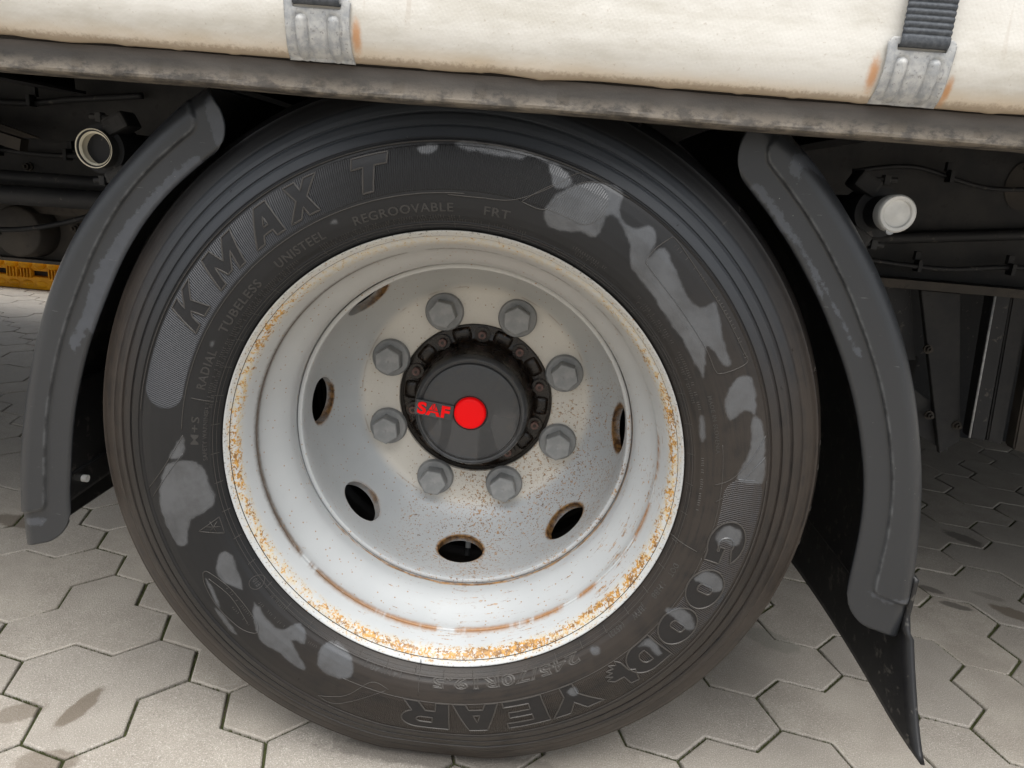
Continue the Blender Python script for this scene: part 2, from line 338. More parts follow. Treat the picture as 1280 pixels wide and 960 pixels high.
def paver_mat():
    k = M('concrete_paver'); p = k.pos(); x, y, z = k.sep(p)
    inf = k.n.new('ShaderNodeObjectInfo').outputs['Random']; isl = k.n.new('ShaderNodeNewGeometry').outputs['Random Per Island']
    n = k.noise(p, 14, 5, .6); g = k.noise(p, 620, 2, .7); g2 = k.noise(p, 260, 3, .7)
    c = k.mix(k.rmp(n, .3, .7), (.282, .250, .210), (.365, .330, .280))
    c = k.mix(k.mul(k.math('FRACT', k.add(inf, isl)), .65), c, (.245, .225, .200))
    c = k.mix(k.mul(k.rmp(g, .56, .66), .6), c, (.56, .53, .49)); c = k.mix(k.mul(k.rmp(g, .45, .36), .5), c, (.15, .14, .12))
    c = k.mix(k.mul(k.rmp(g2, .64, .70), .6), c, (.09, .08, .07))
    for (cx, cy_, a, b, ang, f, col) in STAINS_SHADE:
        ca, sa = math.cos(ang), math.sin(ang)
        dx = k.math('SUBTRACT', x, cx); dy = k.math('SUBTRACT', y, cy_)
        u = k.add(k.mul(dx, ca), k.mul(dy, sa)); v = k.math('SUBTRACT', k.mul(dy, ca), k.mul(dx, sa))
        d = k.math('SQRT', k.add(k.math('POWER', k.math('DIVIDE', u, a), 2.0), k.math('POWER', k.math('DIVIDE', v, b), 2.0)))
        c = k.mix(k.mul(k.rmp(k.add(d, k.mul(k.math('SUBTRACT', k.noise(p, 50, 4, .6), .5), .9)), 1.12, .80, 0, 1), f), c, col)
    k.set('Base Color', c); k.set('Roughness', k.mixf(n, .62, .8)); k.bump(k.add(g, k.mul(g2, .8)), .0012, .7); return k.m
BR = (.105, .080, .055); DK = (.075, .065, .055)
STAINS_SHADE = [(-.488, .045, .042, .014, 1.4, .75, BR), (-.56, .025, .03, .02, .5, .6, BR), (-.47, -.046, .04, .02, .2, .6, BR),
          (1.143, .899, .048, .024, -.95, .7, DK), (.953, .569, .03, .012, -.4, .75, DK), (1.060, .560, .040, .022, -.7, .75, BR),
          (.930, .625, .025, .012, -.5, .7, DK), (-.93, .525, .05, .022, -.3, .7, BR), (.539, .381, .05, .03, -.5, .35, (.12, .13, .11)), (1.045, .620, .03, .012, -.5, .35, DK),
          (.01, .03, .17, .022, 0.0, .5, DK)]  # last entry: contact shade of the tyre painted on the paving
MAT_PAVER = paver_mat()
def joint_mat():
    k = M('joint_sand', rough=.9); p = k.pos(); n = k.noise(p, 9, 3); f = k.noise(p, 300, 4, .7)
    c = k.mix(f, (.050, .040, .030), (.150, .125, .095)); c = k.mix(k.rmp(n, .45, .58), c, k.mix(f, (.020, .032, .008), (.07, .090, .025)))
    k.set('Base Color', c); k.bump(f, .004, 1.0); return k.m
MAT_JOINT = joint_mat()
MAT_GROUND = simple('far_paving', (.24, .22, .195), (.31, .29, .26), 3, (.7, .85), bump=.001)
def moss_mat():
    k = M('moss', rough=.9); n = k.noise(k.pos(), 240, 3); k.set('Base Color', k.mix(n, (.030, .045, .010), (.10, .105, .035))); return k.m
MAT_MOSS = moss_mat()
# ================================================================== PAVEMENT
ground = mesh('ground', [(-300, -300, -.035), (300, -300, -.035), (300, 300, -.035), (-300, 300, -.035)], [(0, 1, 2, 3)], MAT_GROUND, smooth=False)
ground['kind'] = 'structure'
pav = bpy.data.objects.new('pavement', None); link(pav); pav['kind'] = 'structure'
ang0 = 0.80110; sL = 0.069202; OX, OY = -0.59580, 0.24118
_a = np.array([1, 0.]); _c = np.array([-.5, math.sqrt(3)/2]); _b = -_a-_c
def lat(v): return (OX+sL*(v[0]*math.cos(ang0)-v[1]*math.sin(ang0)), OY+sL*(v[0]*math.sin(ang0)+v[1]*math.cos(ang0)))
U_, W_ = _b-_c, _b-_a
def stone_outline(V, sgn):
    """12 outline points of a three-hex paver round lattice vertex V (lattice units), relative to V"""
    d = [sgn*_a, sgn*_b, sgn*_c]                     # inner edges
    order = [sgn*_a, sgn*(_a-_b), sgn*(_a-_b)+sgn*_c, sgn*(_c-_b), sgn*_c,
             sgn*(_c-_a), sgn*(_c-_a)+sgn*_b, sgn*(_b-_a), sgn*_b, sgn*(_b-_c), sgn*(_b-_c)+sgn*_a, sgn*(_a-_c)]
    return order
def stone_mesh(sgn):
    pts = [np.array(lat(p))-np.array(lat((0, 0))) for p in stone_outline(None, sgn)]
    area = sum(pts[i][0]*pts[(i+1) % 12][1]-pts[(i+1) % 12][0]*pts[i][1] for i in range(12))
    if area < 0: pts = pts[::-1]
    def inset(dist):
        out = []
        for i in range(12):
            p0, p, p1 = pts[i-1], pts[i], pts[(i+1) % 12]
            e0 = (p-p0)/np.linalg.norm(p-p0); e1 = (p1-p)/np.linalg.norm(p1-p)
            n0 = np.array([-e0[1], e0[0]]); n1 = np.array([-e1[1], e1[0]])
            bis = (n0+n1); bis = bis/np.linalg.norm(bis); out.append(p+bis*dist/max(.4, bis@n0))
        return out
    rings = [(inset(.0020), -.034), (inset(.0020), -.0030), (inset(.0029), -.0009), (inset(.0046), 0.0)]
    V = []; F = []
    for r, z in rings: V += [(q[0], q[1], z) for q in r]
    for k in range(3):
        for i in range(12):
            j = (i+1) % 12; F.append((k*12+i, k*12+j, (k+1)*12+j, (k+1)*12+i))
    V.append((0, 0, 0.0)); c0 = len(V)-1
    for i in range(12): F.append((36+i, 36+(i+1) % 12, c0))
    m = bpy.data.meshes.new('paver'); m.from_pydata(V, [], F); m.materials.append(MAT_PAVER)
    m.polygons.foreach_set('use_smooth', [k < 36 and k >= 12 for k in range(48)]); m.update()
    return m, V, F
SM = {1: stone_mesh(1), -1: stone_mesh(-1)}
stones = []
for j in range(-34, 22):
    for kk in range(-26, 27):
        o_ = (-j) % 3
        base = -_b + (o_+3*kk)*U_ + 2*j*W_
        upc = base - (-_b)                                         # up cluster: vertex A = first hex centre + b
        stones.append((lat(base+_b), 1)); 
        bd = base + 2*U_; stones.append((lat(bd - _a), -1))
        # down cluster: hexes (2,0),(2,1),(1,1): B vertex = centre(2,0) - a
def screen(p):
    d = Vector((p[0], p[1], 0))-CP; z = d.dot(fw)
    if z < .05: return None
    return 640+915.7*d.dot(rt)/z, 480-915.7*d.dot(up)/z, z
vis = []; rest = []
for (x, y), sg in stones:
    if not (-6 < x < 6 and -3.5 < y < 7): continue
    s_ = screen((x, y)); dist = (Vector((x, y, 0))-CP).length
    if s_ and -150 < s_[0] < 1430 and 250 < s_[1] < 1130: vis.append((dist, x, y, sg))
    else: rest.append((x, y, sg))
vis.sort()
for d_, x, y, sg in vis[:298]:
    o = bpy.data.objects.new('paver', SM[sg][0]); link(o, pav)
    o.location = (x, y, random.uniform(-.0012, .0008)); o.rotation_euler = (random.gauss(0, .0035), random.gauss(0, .0035), random.gauss(0, .003))
rest += [(x, y, sg) for _, x, y, sg in vis[298:]]
V = []; F = []
for x, y, sg in rest:
    _, v, f = SM[sg]; n0 = len(V); dz = random.uniform(-.0012, .0008)
    V += [(q[0]+x, q[1]+y, q[2]+dz) for q in v]; F += [tuple(i+n0 for i in t) for t in f]
o = mesh('far_pavers', V, F, MAT_PAVER, pav, smooth=False); o['kind'] = 'stuff'
mesh('joint_bed', [(-6.2, -3.7, -.0065), (6.2, -3.7, -.0065), (6.2, 7.2, -.0065), (-6.2, 7.2, -.0065)], [(0, 1, 2, 3)], MAT_JOINT, pav, smooth=False)
# moss and grit lying in the joints near the wheel
mossV = []; mossF = []
near = [s for s in vis if s[0] < 2.3]
for d_, x, y, sg in near:
    pts = [np.array(lat(p))-np.array(lat((0, 0))) for p in stone_outline(None, sg)]
    for i in range(12):
        p0, p1 = pts[i], pts[(i+1) % 12]
        dens = 80 if random.random() < .38 else 16
        for _ in range(dens):
            t = random.random(); q = p0*(1-t)+p1*t + RNG.normal(0, .0008, 2); s = random.uniform(.0006, .0019)
            b0 = len(mossV); h = -.0062+random.uniform(.0015, .0066)
            cx, cy_ = x+q[0], y+q[1]; a0 = random.uniform(0, 6.3)
            for k in range(3): mossV.append((cx+s*math.cos(a0+k*2.09), cy_+s*math.sin(a0+k*2.09), -.0066))
            mossV.append((cx, cy_, h)); mossF += [(b0, b0+1, b0+3), (b0+1, b0+2, b0+3), (b0+2, b0, b0+3)]
o = mesh('joint_moss', mossV, mossF, MAT_MOSS, smooth=False); o['kind'] = 'stuff'; o['label'] = 'green moss and grit in the joints between the concrete pavers'; o['category'] = 'moss'

# ================================================================== WHEEL
FILM_SHEEN = [[(0.08, 0.2886), (0.0942, 0.3067), (0.1206, 0.318), (0.1482, 0.3171), (0.1571, 0.308), (0.1548, 0.2947), (0.1627, 0.2814), (0.1765, 0.2787), (0.188, 0.282), (0.1937, 0.2684), (0.1894, 0.2522), (0.2026, 0.2613), (0.2142, 0.2464), (0.2206, 0.2349), (0.2329, 0.2157), (0.2467, 0.2047), (0.26, 0.2125), (0.2659, 0.2007), (0.2763, 0.17), (0.2864, 0.1523), (0.2797, 0.1483), (0.2671, 0.1607), (0.2582, 0.165), (0.2611, 0.1345), (0.2576, 0.1359), (0.2389, 0.1623), (0.2193, 0.1857), (0.1941, 0.2164), (0.1735, 0.2388), (0.1661, 0.266), (0.1518, 0.2867), (0.1423, 0.286), (0.1342, 0.2657), (0.1178, 0.2698), (0.0978, 0.2697), (0.0829, 0.2748)], [(-0.0132, 0.3466), (0.012, 0.347), (0.0595, 0.3418), (0.0918, 0.3308), (0.1056, 0.319), (0.0978, 0.31), (0.0857, 0.3121), (0.0792, 0.3321), (0.0598, 0.338), (0.0523, 0.3337), (0.0205, 0.3372), (-0.0072, 0.3396)], [(0.2977, 0.138), (0.3122, 0.1351), (0.3208, 0.0984), (0.3076, 0.1024), (0.2946, 0.0896), (0.2861, 0.1065), (0.2888, 0.1268)], [(0.3161, 0.0918), (0.3276, 0.0929), (0.3392, 0.0537), (0.3419, 0.0227), (0.3335, 0.0218), (0.3116, 0.0251), (0.3211, 0.0609)], [(-0.3203, -0.0332), (-0.3105, -0.0196), (-0.2829, -0.0168), (-0.2717, -0.0378), (-0.2651, -0.0685), (-0.29, -0.0891), (-0.2957, -0.1181), (-0.3081, -0.1215), (-0.323, -0.0927), (-0.3274, -0.0682)], [(-0.2965, 0.0123), (-0.2955, -0.0094), (-0.3131, -0.0151)], [(-0.2563, -0.126), (-0.2442, -0.1319), (-0.2324, -0.1649), (-0.2354, -0.1715), (-0.2618, -0.1556)], [(-0.2184, -0.1865), (-0.1927, -0.219), (-0.1638, -0.2134), (-0.1579, -0.2366), (-0.1734, -0.233), (-0.1557, -0.2663), (-0.1665, -0.2687), (-0.1879, -0.2513), (-0.2122, -0.2344)], [(-0.1375, -0.2375), (-0.1201, -0.2376), (-0.1025, -0.252), (-0.1, -0.2751), (-0.1244, -0.2758), (-0.1411, -0.2623)], [(0.2637, 0.0883), (0.2679, 0.0888), (0.2724, 0.0695), (0.2693, 0.062)], [(-0.2753, -0.1614), (-0.2661, -0.174), (-0.259, -0.1998), (-0.2665, -0.19)], [(-0.2668, -0.2007), (-0.2554, -0.208), (-0.2394, -0.2322), (-0.251, -0.2292)], [(0.299, -0.0446), (0.3073, -0.0302), (0.3225, -0.0324), (0.3286, -0.0433), (0.3224, -0.0537), (0.3101, -0.0483), (0.3048, -0.0537)], [(0.2839, -0.0977), (0.2938, -0.0865), (0.3105, -0.0906), (0.3181, -0.1058), (0.3085, -0.113), (0.2964, -0.1043)], [(0.2566, -0.1416), (0.2721, -0.1356), (0.2856, -0.1413), (0.2939, -0.1611), (0.2823, -0.1625), (0.2714, -0.1502)], [(0.2327, -0.1906), (0.2449, -0.1775), (0.2622, -0.1966), (0.2553, -0.2007), (0.2445, -0.1892)], [(0.158, -0.2596), (0.1677, -0.2529), (0.1717, -0.2635), (0.1635, -0.2667)], [(0.1794, -0.2035), (0.1902, -0.2), (0.1912, -0.2085), (0.1822, -0.2117)], [(-0.2626, 0.1218), (-0.2573, 0.1258), (-0.2583, 0.1195), (-0.2619, 0.1166)], [(-0.1355, 0.2582), (-0.129, 0.2619), (-0.1273, 0.2589), (-0.1338, 0.2559)], [(-0.0491, 0.3386), (-0.0311, 0.3422), (-0.0307, 0.3347), (-0.044, 0.3322)]]
RIDGES = [[(-0.0165, 0.2954), (0.0156, 0.2949), (0.0475, 0.2952), (0.0783, 0.3069), (0.1022, 0.3211)], [(0.0572, 0.2945), (0.08, 0.2886), (0.0945, 0.3029), (0.1167, 0.3177), (0.1418, 0.3182)], [(0.0572, 0.2945), (0.0722, 0.3049), (0.0932, 0.3165), (0.1142, 0.3265), (0.1417, 0.3189)], [(0.2899, 0.0154), (0.3072, 0.0255), (0.3247, 0.0494), (0.3356, 0.075)], [(0.2929, -0.0041), (0.3096, 0.0109), (0.3255, 0.0339), (0.3395, 0.0519)], [(-0.3409, -0.0568), (-0.3201, -0.0283), (-0.2955, 0.0142)], [(-0.3357, -0.0661), (-0.3138, -0.0325), (-0.2963, -0.0076)], [(-0.1416, -0.3075), (-0.1072, -0.3009), (-0.0765, -0.2789), (-0.0548, -0.2863)], [(-0.1416, -0.3075), (-0.1188, -0.316), (-0.0586, -0.2879)], [(0.2076, 0.2711), (0.2141, 0.2701), (0.2369, 0.2443), (0.2712, 0.2028), (0.2977, 0.1636), (0.3034, 0.1539), (0.294, 0.1462), (0.2785, 0.1396), (0.2707, 0.1423), (0.2564, 0.1665), (0.2267, 0.2029), (0.191, 0.2404), (0.1868, 0.248), (0.1947, 0.2606), (0.2076, 0.2711)], [(-0.2849, 0.0579), (-0.261, 0.0529)], [(0.2538, -0.0545), (0.2827, -0.065)], [(-0.0204, -0.253), (-0.0186, -0.2897)], [(-0.278, -0.1543), (-0.2712, -0.1525), (-0.245, -0.1716), (-0.2186, -0.2058), (-0.213, -0.2214), (-0.2189, -0.2276), (-0.2382, -0.2211), (-0.2628, -0.197), (-0.2765, -0.1699), (-0.278, -0.1543)], [(-0.2715, -0.1609), (-0.2452, -0.1822), (-0.2246, -0.2173)], [(-0.281, -0.1012), (-0.26, -0.0839), (-0.2539, -0.1033), (-0.281, -0.1012)]]
def sdf(px, pz, polys):
    """signed distance (positive inside) to the union of polygons, numpy"""
    best = np.full(px.shape, -1.0)
    for poly in polys:
        P = np.array(poly); x0, z0 = P.min(0)-.02; x1, z1 = P.max(0)+.02
        m = (px > x0) & (px < x1) & (pz > z0) & (pz < z1)
        if not m.any(): continue
        X = px[m]; Z = pz[m]; d = np.full(X.shape, 1e9); ins = np.zeros(X.shape, bool)
        for i in range(len(P)):
            a, b = P[i], P[(i+1) % len(P)]; e = b-a; t = np.clip(((X-a[0])*e[0]+(Z-a[1])*e[1])/(e@e+1e-12), 0, 1)
            d = np.minimum(d, np.hypot(X-a[0]-t*e[0], Z-a[1]-t*e[1]))
            c = ((a[1] > Z) != (b[1] > Z)) & (X < (b[0]-a[0])*(Z-a[1])/((b[1]-a[1]) if b[1] != a[1] else 1e-9)+a[0]); ins ^= c
        best[m] = np.maximum(best[m], np.where(ins, d, -d))
    return best
def round_poly(poly): return [tuple(p) for p in smooth_path([(x, z, 0) for x, z in poly], 3, True)]
FILM_SHEEN_S = [[(p[0], p[1]) for p in round_poly(f)] for f in FILM_SHEEN]
def film_sheen_attr(o, polys=None):
    me = o.data; co = np.empty(len(me.vertices)*3, np.float32); me.vertices.foreach_get('co', co); co = co.reshape(-1, 3)
    v = sdf(co[:, 0].astype(float), co[:, 2].astype(float), FILM_SHEEN_S if polys is None else polys)
    v[(co[:, 1] > .05)] = -1 if polys is None else v[(co[:, 1] > .05)]
    v = np.clip(v, -.02, .02)
    a = me.attributes.new('film_sheen', 'FLOAT', 'POINT'); a.data.foreach_set('value', v.astype(np.float32))
TP = [(.020, .2470), (.004, .2545), (.0030, .2600), (-.0010, .2622), (-.0040, .2640), (-.0072, .2662), (-.0100, .2680), (-.0112, .2690), (-.0110, .2698), (-.0118, .2712),
      (-.0150, .2750), (-.0178, .2830), (-.0192, .2900), (-.0200, .2955), (-.0205, .2985), (-.0206, .3100), (-.0200, .3220), (-.0182, .3340), (-.0155, .3430),
      (-.0142, .3460), (-.0150, .3472), (-.0150, .3480), (-.0122, .3490), (-.0118, .3500), (-.0126, .3512), (-.0100, .3560), (-.0078, .3602), (-.0072, .3612), (-.0052, .3620), (-.0048, .3632), (-.0060, .3642), (-.0046, .3680), (-.0022, .3726), (-.0014, .3738), (.0006, .3748), (.0010, .3760), (-.0002, .3772), (.0010, .3810),
      (.0044, .3866), (.0062, .3888), (.0074, .3898), (.0078, .3908), (.0080, .3918), (.0100, .3960), (.0135, .4025), (.0165, .4068), (.0172, .4084), (.0174, .4092), (.0200, .4104), (.0240, .4128), (.0310, .4163), (.0420, .4200), (.0520, .4216)]
TP += [(.0575, .4222), (.0582, .4130), (.0650, .4130), (.0658, .4228), (.0860, .4240), (.0868, .4140), (.0935, .4140), (.0943, .4243), (.104, .4245)]
TPR = dense(TP[:-9], .0016)+TP[-9:]
TPF = TPR + [(.208-y, r) for y, r in TPR[::-1][1:]]
_sy = np.array([p[0] for p in TPR[:]]); _sr = np.array([p[1] for p in TPR[:]])
_k = [i for i, p in enumerate(TPR) if p[1] <= .4216 and p[1] >= .2622]
_rr = np.array([TPR[i][1] for i in _k]); _yy = np.array([TPR[i][0] for i in _k]); _o = np.argsort(_rr); _rr = _rr[_o]; _yy = _yy[_o]
def ysw(r): return np.interp(r, _rr, _yy)
def squash(x, y, z):
    """the tyre flattens where it meets the paving; same rule for everything moulded on it"""
    r = math.hypot(x, z); 
    if r < .262 or z > -.2: return x, y, z
    s = -z/r; lim = .4185/s
    if lim >= .4245: return x, y, z
    k = (lim-.262)/(.4245-.262); r2 = .262+(r-.262)*k; f = r2/r
    by = (1-k)*.045*math.sin(PI*min(1, max(0, (r-.262)/.16)))
    return x*f, y-by if y < .104 else y+by, z*f
def apply_squash(o):
    for v in o.data.vertices: v.co = squash(*v.co)
WL = Vector((0, 0, HW))
wheel = thing('trailer_wheel', 'outer trailer wheel with black lettered tyre and rust-speckled white deep-dish rim', 'wheel', (0, 0, 0), 'twin wheels on the trailer axle')
V, F = revolve(TPF, 720)
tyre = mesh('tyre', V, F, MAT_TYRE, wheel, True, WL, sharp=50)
film_sheen_attr(tyre); apply_squash(tyre)
# ---- things moulded on the sidewall
def polar_map(u, v, rc, ac, h):
    """u along the arc (clockwise, metres), v outward from rc; ac = angle in degrees"""
    r = rc+v; a = math.radians(ac)-u/(rc+.018); return (r*math.cos(a), float(ysw(r))-h, r*math.sin(a))
def finish(o):
    film_sheen_attr(o); apply_squash(o); return o
def band_patch(a0, a1, r0, r1, h, round_=.012):
    """hatched panel from angle a0 down to a1 (degrees, clockwise) with rounded ends"""
    n = int((a0-a1)*2.5); ns = 34; V = []; F = []
    for i in range(ns+1):
        r = r0+(r1-r0)*i/ns; d = min(r-r0, r1-r)
        dd = round_-math.sqrt(max(0, round_**2-max(0, round_-d)**2)) if d < round_ else 0
        da = math.degrees(dd/r)
        for k in range(n+1):
            a = math.radians(a0-da+(a1-a0+2*da)*k/n); V.append((r*math.cos(a), float(ysw(r))-h*(1 if 0 < i < ns and 0 < k < n else -1.2), r*math.sin(a)))
    for i in range(ns):
        for k in range(n): F.append((i*(n+1)+k, i*(n+1)+k+1, (i+1)*(n+1)+k+1, (i+1)*(n+1)+k))
    return finish(mesh('hatched_band', V, F, MAT_HATCH, tyre, True))
band_patch(172.5, 64, .2995, .3445, .00035, .022)
band_patch(5.0, -108, .3000, .3440, .00035, .022)
def arc(c, rx, ry, a0, a1, n): return [(c[0]+rx*math.cos(math.radians(a0+(a1-a0)*i/n)), c[1]+ry*math.sin(math.radians(a0+(a1-a0)*i/n))) for i in range(n+1)]
GL = {
 'K': [[(0, 0), (.32, 0), (.32, .30), (.42, .42), (.64, 0), (1.02, 0), (.66, .60), (1.0, 1), (.62, 1), (.32, .62), (.32, 1), (0, 1)]],
 'M': [[(0, 0), (.22, 0), (.22, .55), (.42, .12), (.58, .12), (.78, .55), (.78, 0), (1, 0), (1, 1), (.72, 1), (.5, .48), (.28, 1), (0, 1)]],
 'A': [[(0, 0), (.28, 0), (.35, .2), (.65, .2), (.72, 0), (1, 0), (.68, 1), (.32, 1)], [(.43, .40), (.57, .40), (.5, .66)]],
 'X': [[(0, 0), (.36, 0), (.5, .28), (.64, 0), (1, 0), (.68, .5), (1, 1), (.64, 1), (.5, .72), (.36, 1), (0, 1), (.32, .5)]],
 'T': [[(.34, 0), (.66, 0), (.66, .70), (1, .70), (1, 1), (0, 1), (0, .70), (.34, .70)]],
 'Y': [[(.35, 0), (.65, 0), (.65, .36), (1.04, 1), (.68, 1), (.5, .64), (.32, 1), (-.04, 1), (.35, .36)]],
 'E': [[(0, 0), (1, 0), (1, .2), (.36, .2), (.36, .40), (.9, .40), (.9, .60), (.36, .60), (.36, .80), (1, .80), (1, 1), (0, 1)]],
 'O': [arc((.5, .5), .52, .52, 0, 360, 36)[:-1], arc((.5, .64), .10, .08, 0, 180, 8)+arc((.5, .36), .10, .08, 180, 360, 8)],
 'D': [[(0, 0), (.5, 0)]+arc((.52, .5), .50, .5, -90, 90, 20)+[(.5, 1), (0, 1)], [(.38, .30), (.50, .30)]+arc((.50, .5), .14, .2, -90, 90, 8)+[(.38, .70)]],
 'R': [[(0, 0), (.30, 0), (.30, .30), (.52, .30), (.70, 0), (1.04, 0), (.82, .36)]+arc((.66, .66), .36, .34, -55, 90, 14)+[(0, 1)], [(.36, .55), (.60, .55)]+arc((.60, .65), .10, .10, -90, 90, 6)+[(.36, .75)]],
 'G': [arc((.52, .5), .52, .52, 48, 300, 34)+[(.98, .04), (1.0, .56), (.52, .56), (.52, .38), (.68, .38), (.66, .30)]+arc((.54, .5), .17, .22, -60, -300, 20)[0:0]+arc((.55, .5), .19, .24, 292, 60, 18)],
}
GL['G'] = [arc((.5, .5), .52, .52, 38, 300, 36)+[(.98, .06), (.98, .50), (.60, .50), (.60, .36), (.70, .36), (.70, .31)]+arc((.53, .5), .17, .22, 300, 60, 16)]
def glyph(ch, rc, ac, w, h, hgt, shear=0.0, rid=.0010):
    cu = bpy.data.curves.new('g', 'CURVE'); cu.dimensions = '2D'; cu.fill_mode = 'FRONT'
    loops = []
    for lp in GL[ch]:
        q = [((x-.5)*w+shear*(y-.5)*h, y*h) for x, y in lp]; loops.append(q)
        sp = cu.splines.new('POLY'); sp.points.add(len(q)-1); sp.use_cyclic_u = True
        for p, (x, y) in zip(sp.points, q): p.co = (x, y, 0, 1)
    ob = bpy.data.objects.new('g', cu); S.collection.objects.link(ob)
    dg = bpy.context.evaluated_depsgraph_get(); me = bpy.data.meshes.new_from_object(ob.evaluated_get(dg))
    bm = bmesh.new(); bm.from_mesh(me); bpy.data.objects.remove(ob); bpy.data.meshes.remove(me)
    for ax, lo, hi in ((0, -w, w), (1, -.002, h+.002)):
        t = lo
        while t < hi:
            co = (t, 0, 0) if ax == 0 else (0, t, 0); no = (1, 0, 0) if ax == 0 else (0, 1, 0)
            bmesh.ops.bisect_plane(bm, geom=bm.verts[:]+bm.edges[:]+bm.faces[:], plane_co=co, plane_no=no); t += .0030
    for v in bm.verts: v.co = polar_map(v.co.x, v.co.y, rc, ac, .0006)
    # outline ridges
    for q in loops:
        P = []
        for i in range(len(q)):
            a, b = Vector((*q[i], 0)), Vector((*q[(i+1) % len(q)], 0)); n = max(1, int((b-a).length/.003))
            for k in range(n): P.append(a.lerp(b, k/n))
        tv, tf = tube([polar_map(p.x, p.y, rc, ac, .0006) for p in P], rid, 5, True)
        vs = [bm.verts.new(v) for v in tv]
        for f in tf: bm.faces.new([vs[i] for i in f]).material_index = 1
        # skirt down to the sidewall
        top = [bm.verts.new(polar_map(p.x, p.y, rc, ac, .0006)) for p in P]; bot = [bm.verts.new(polar_map(p.x, p.y, rc, ac, -.0005)) for p in P]
        for i in range(len(P)):
            j = (i+1) % len(P); bm.faces.new((top[i], top[j], bot[j], bot[i]))
    o = from_bm('raised_letter', bm, (MAT_LETTER, MAT_RIDGE), tyre, True, sharp=40)
    return finish(o)
for ch, ac, w in (('K', 150.6, .036), ('M', 139.4, .044), ('A', 128.6, .040), ('X', 120.4, .036), ('T', 107.4, .036)):
    glyph(ch, .3060, ac, w, .0350, .0006, .28)
for ch, ac, w in (('G', -9.4, .052), ('O', -20.2, .049), ('O', -30.2, .049), ('D', -40.0, .046), ('Y', -58.6, .058), ('E', -69.4, .050), ('A', -80.2, .058), ('R', -91.4, .056)):
    glyph(ch, .2975, ac, w, .0390, .0006)
# winged sandal emblem between D and Y
wing = [(-.16, 1.0), (.10, .95), (.12, .62), (.45, .60), (.62, .45), (.40, .42), (.60, .30), (.34, .30), (.46, .16), (.22, .20), (.28, .04), (.08, .14), (.02, 0), (-.10, .16), (-.14, .5), (-.30, .62)]
GL['wing'] = [wing]
glyph('wing', .2980, -49.0, .038, .0385, .0006)
def text(s, rc, ac, h, width=None, hgt=.0005, bold=.012, shear=0.0, ridge=False):
    cu = bpy.data.curves.new('t', 'FONT'); cu.body = s; cu.size = 1.0; cu.offset = bold; cu.align_x = 'CENTER'; cu.space_character = 1.12; cu.resolution_u = 3; cu.shear = shear
    if ridge: cu.fill_mode = 'NONE'; cu.bevel_depth = .05; cu.bevel_resolution = 0
    ob = bpy.data.objects.new('t', cu); S.collection.objects.link(ob)
    dg = bpy.context.evaluated_depsgraph_get(); me = bpy.data.meshes.new_from_object(ob.evaluated_get(dg))
    bm = bmesh.new(); bm.from_mesh(me); bpy.data.objects.remove(ob); bpy.data.meshes.remove(me)
    xs = [v.co.x for v in bm.verts]; k = h/.70; kx = k if width is None else width/(max(xs)-min(xs)); mid = (max(xs)+min(xs))/2
    if not ridge:
        ext = bmesh.ops.extrude_face_region(bm, geom=bm.faces[:]); up_ = {e for e in ext['geom'] if isinstance(e, bmesh.types.BMVert)}
        for v in up_: v.co.z = 1.0
    for v in bm.verts:
        z = v.co.z; hh = (hgt if z > .5 else -.0004) if not ridge else .0001+z*k*1.0
        v.co = polar_map((v.co.x-mid)*kx, v.co.y*k, rc, ac, hh)
    return finish(from_bm('raised_text', bm, MAT_RIDGE if ridge else MAT_TEXT, tyre, False))
DEG = PI/180
text('REGROOVABLE', .2795, 102.6, .0085, 21.8*DEG*.285)
text('FRT', .2795, 83.2, .0085, 5.5*DEG*.285)
text('UNISTEEL', .2795, 126.0, .0085, 13*DEG*.285)
text('TUBELESS', .2795, 144.6, .0085, 15*DEG*.285)
text('RADIAL', .2795, 161.2, .0085, 10*DEG*.285)
text('M+S', .2800, 176.0, .0078, 7*DEG*.285)
text('SAFETY WARNING', .2725, 177.2, .0036, 13*DEG*.274, .0004)
text('245/70R19.5', .2690, -71.5, .0100, 40*DEG*.276, ridge=True)
text('141/140 J', .2690, -103.5, .0065, 10*DEG*.273)
text('DOT', .2740, -19.5, .0058, 3.6*DEG*.276); text('1H88', .2725, -25.8, .0058, 4.6*DEG*.275)
text('JBFW', .2715, -33.2, .0058, 4.6*DEG*.274); text('(4522)', .2700, -40.6, .0056, 5*DEG*.273)
text('MADE IN SLOVENIA', .2905, 16.5, .0042, 13.5*DEG*.293, .0004)
text('E10', .2700, -143.0, .0046, .010, .0004)
# ring round the E10 approval mark, rim lines and swooshes
def ridge_obj(name, pts, r=.0006, closed=False, n=6):
    P = [(p[0], float(ysw(math.hypot(p[0], p[1])))-.0002, p[1]) for p in pts]
    V, F = tube(P, r, n, closed); return finish(mesh(name, V, F, MAT_RIDGE, tyre, True))
e10 = (.2725*math.cos(-143*DEG), .2725*math.sin(-143*DEG))
ridge_obj('moulded_ring', [(e10[0]+.0075*math.cos(t), e10[1]+.0075*math.sin(t)) for t in np.linspace(0, 2*PI, 25)[:-1]], .0004, True)
for i, rd in enumerate(RIDGES):
    n = 1 if i in (10, 11, 12, 15) else 6
    P = smooth_path([(x, z, 0) for x, z in rd], n) if n > 1 else [Vector((x, z, 0)) for x, z in rd]
    P2 = []
    for a, b in zip(P, P[1:]):
        m_ = max(1, int((b-a).length/.004)); P2 += [a.lerp(b, k/m_) for k in range(m_)]
    P2.append(P[-1]); ridge_obj('moulded_ridge', [(p.x, p.y) for p in P2], .0005)
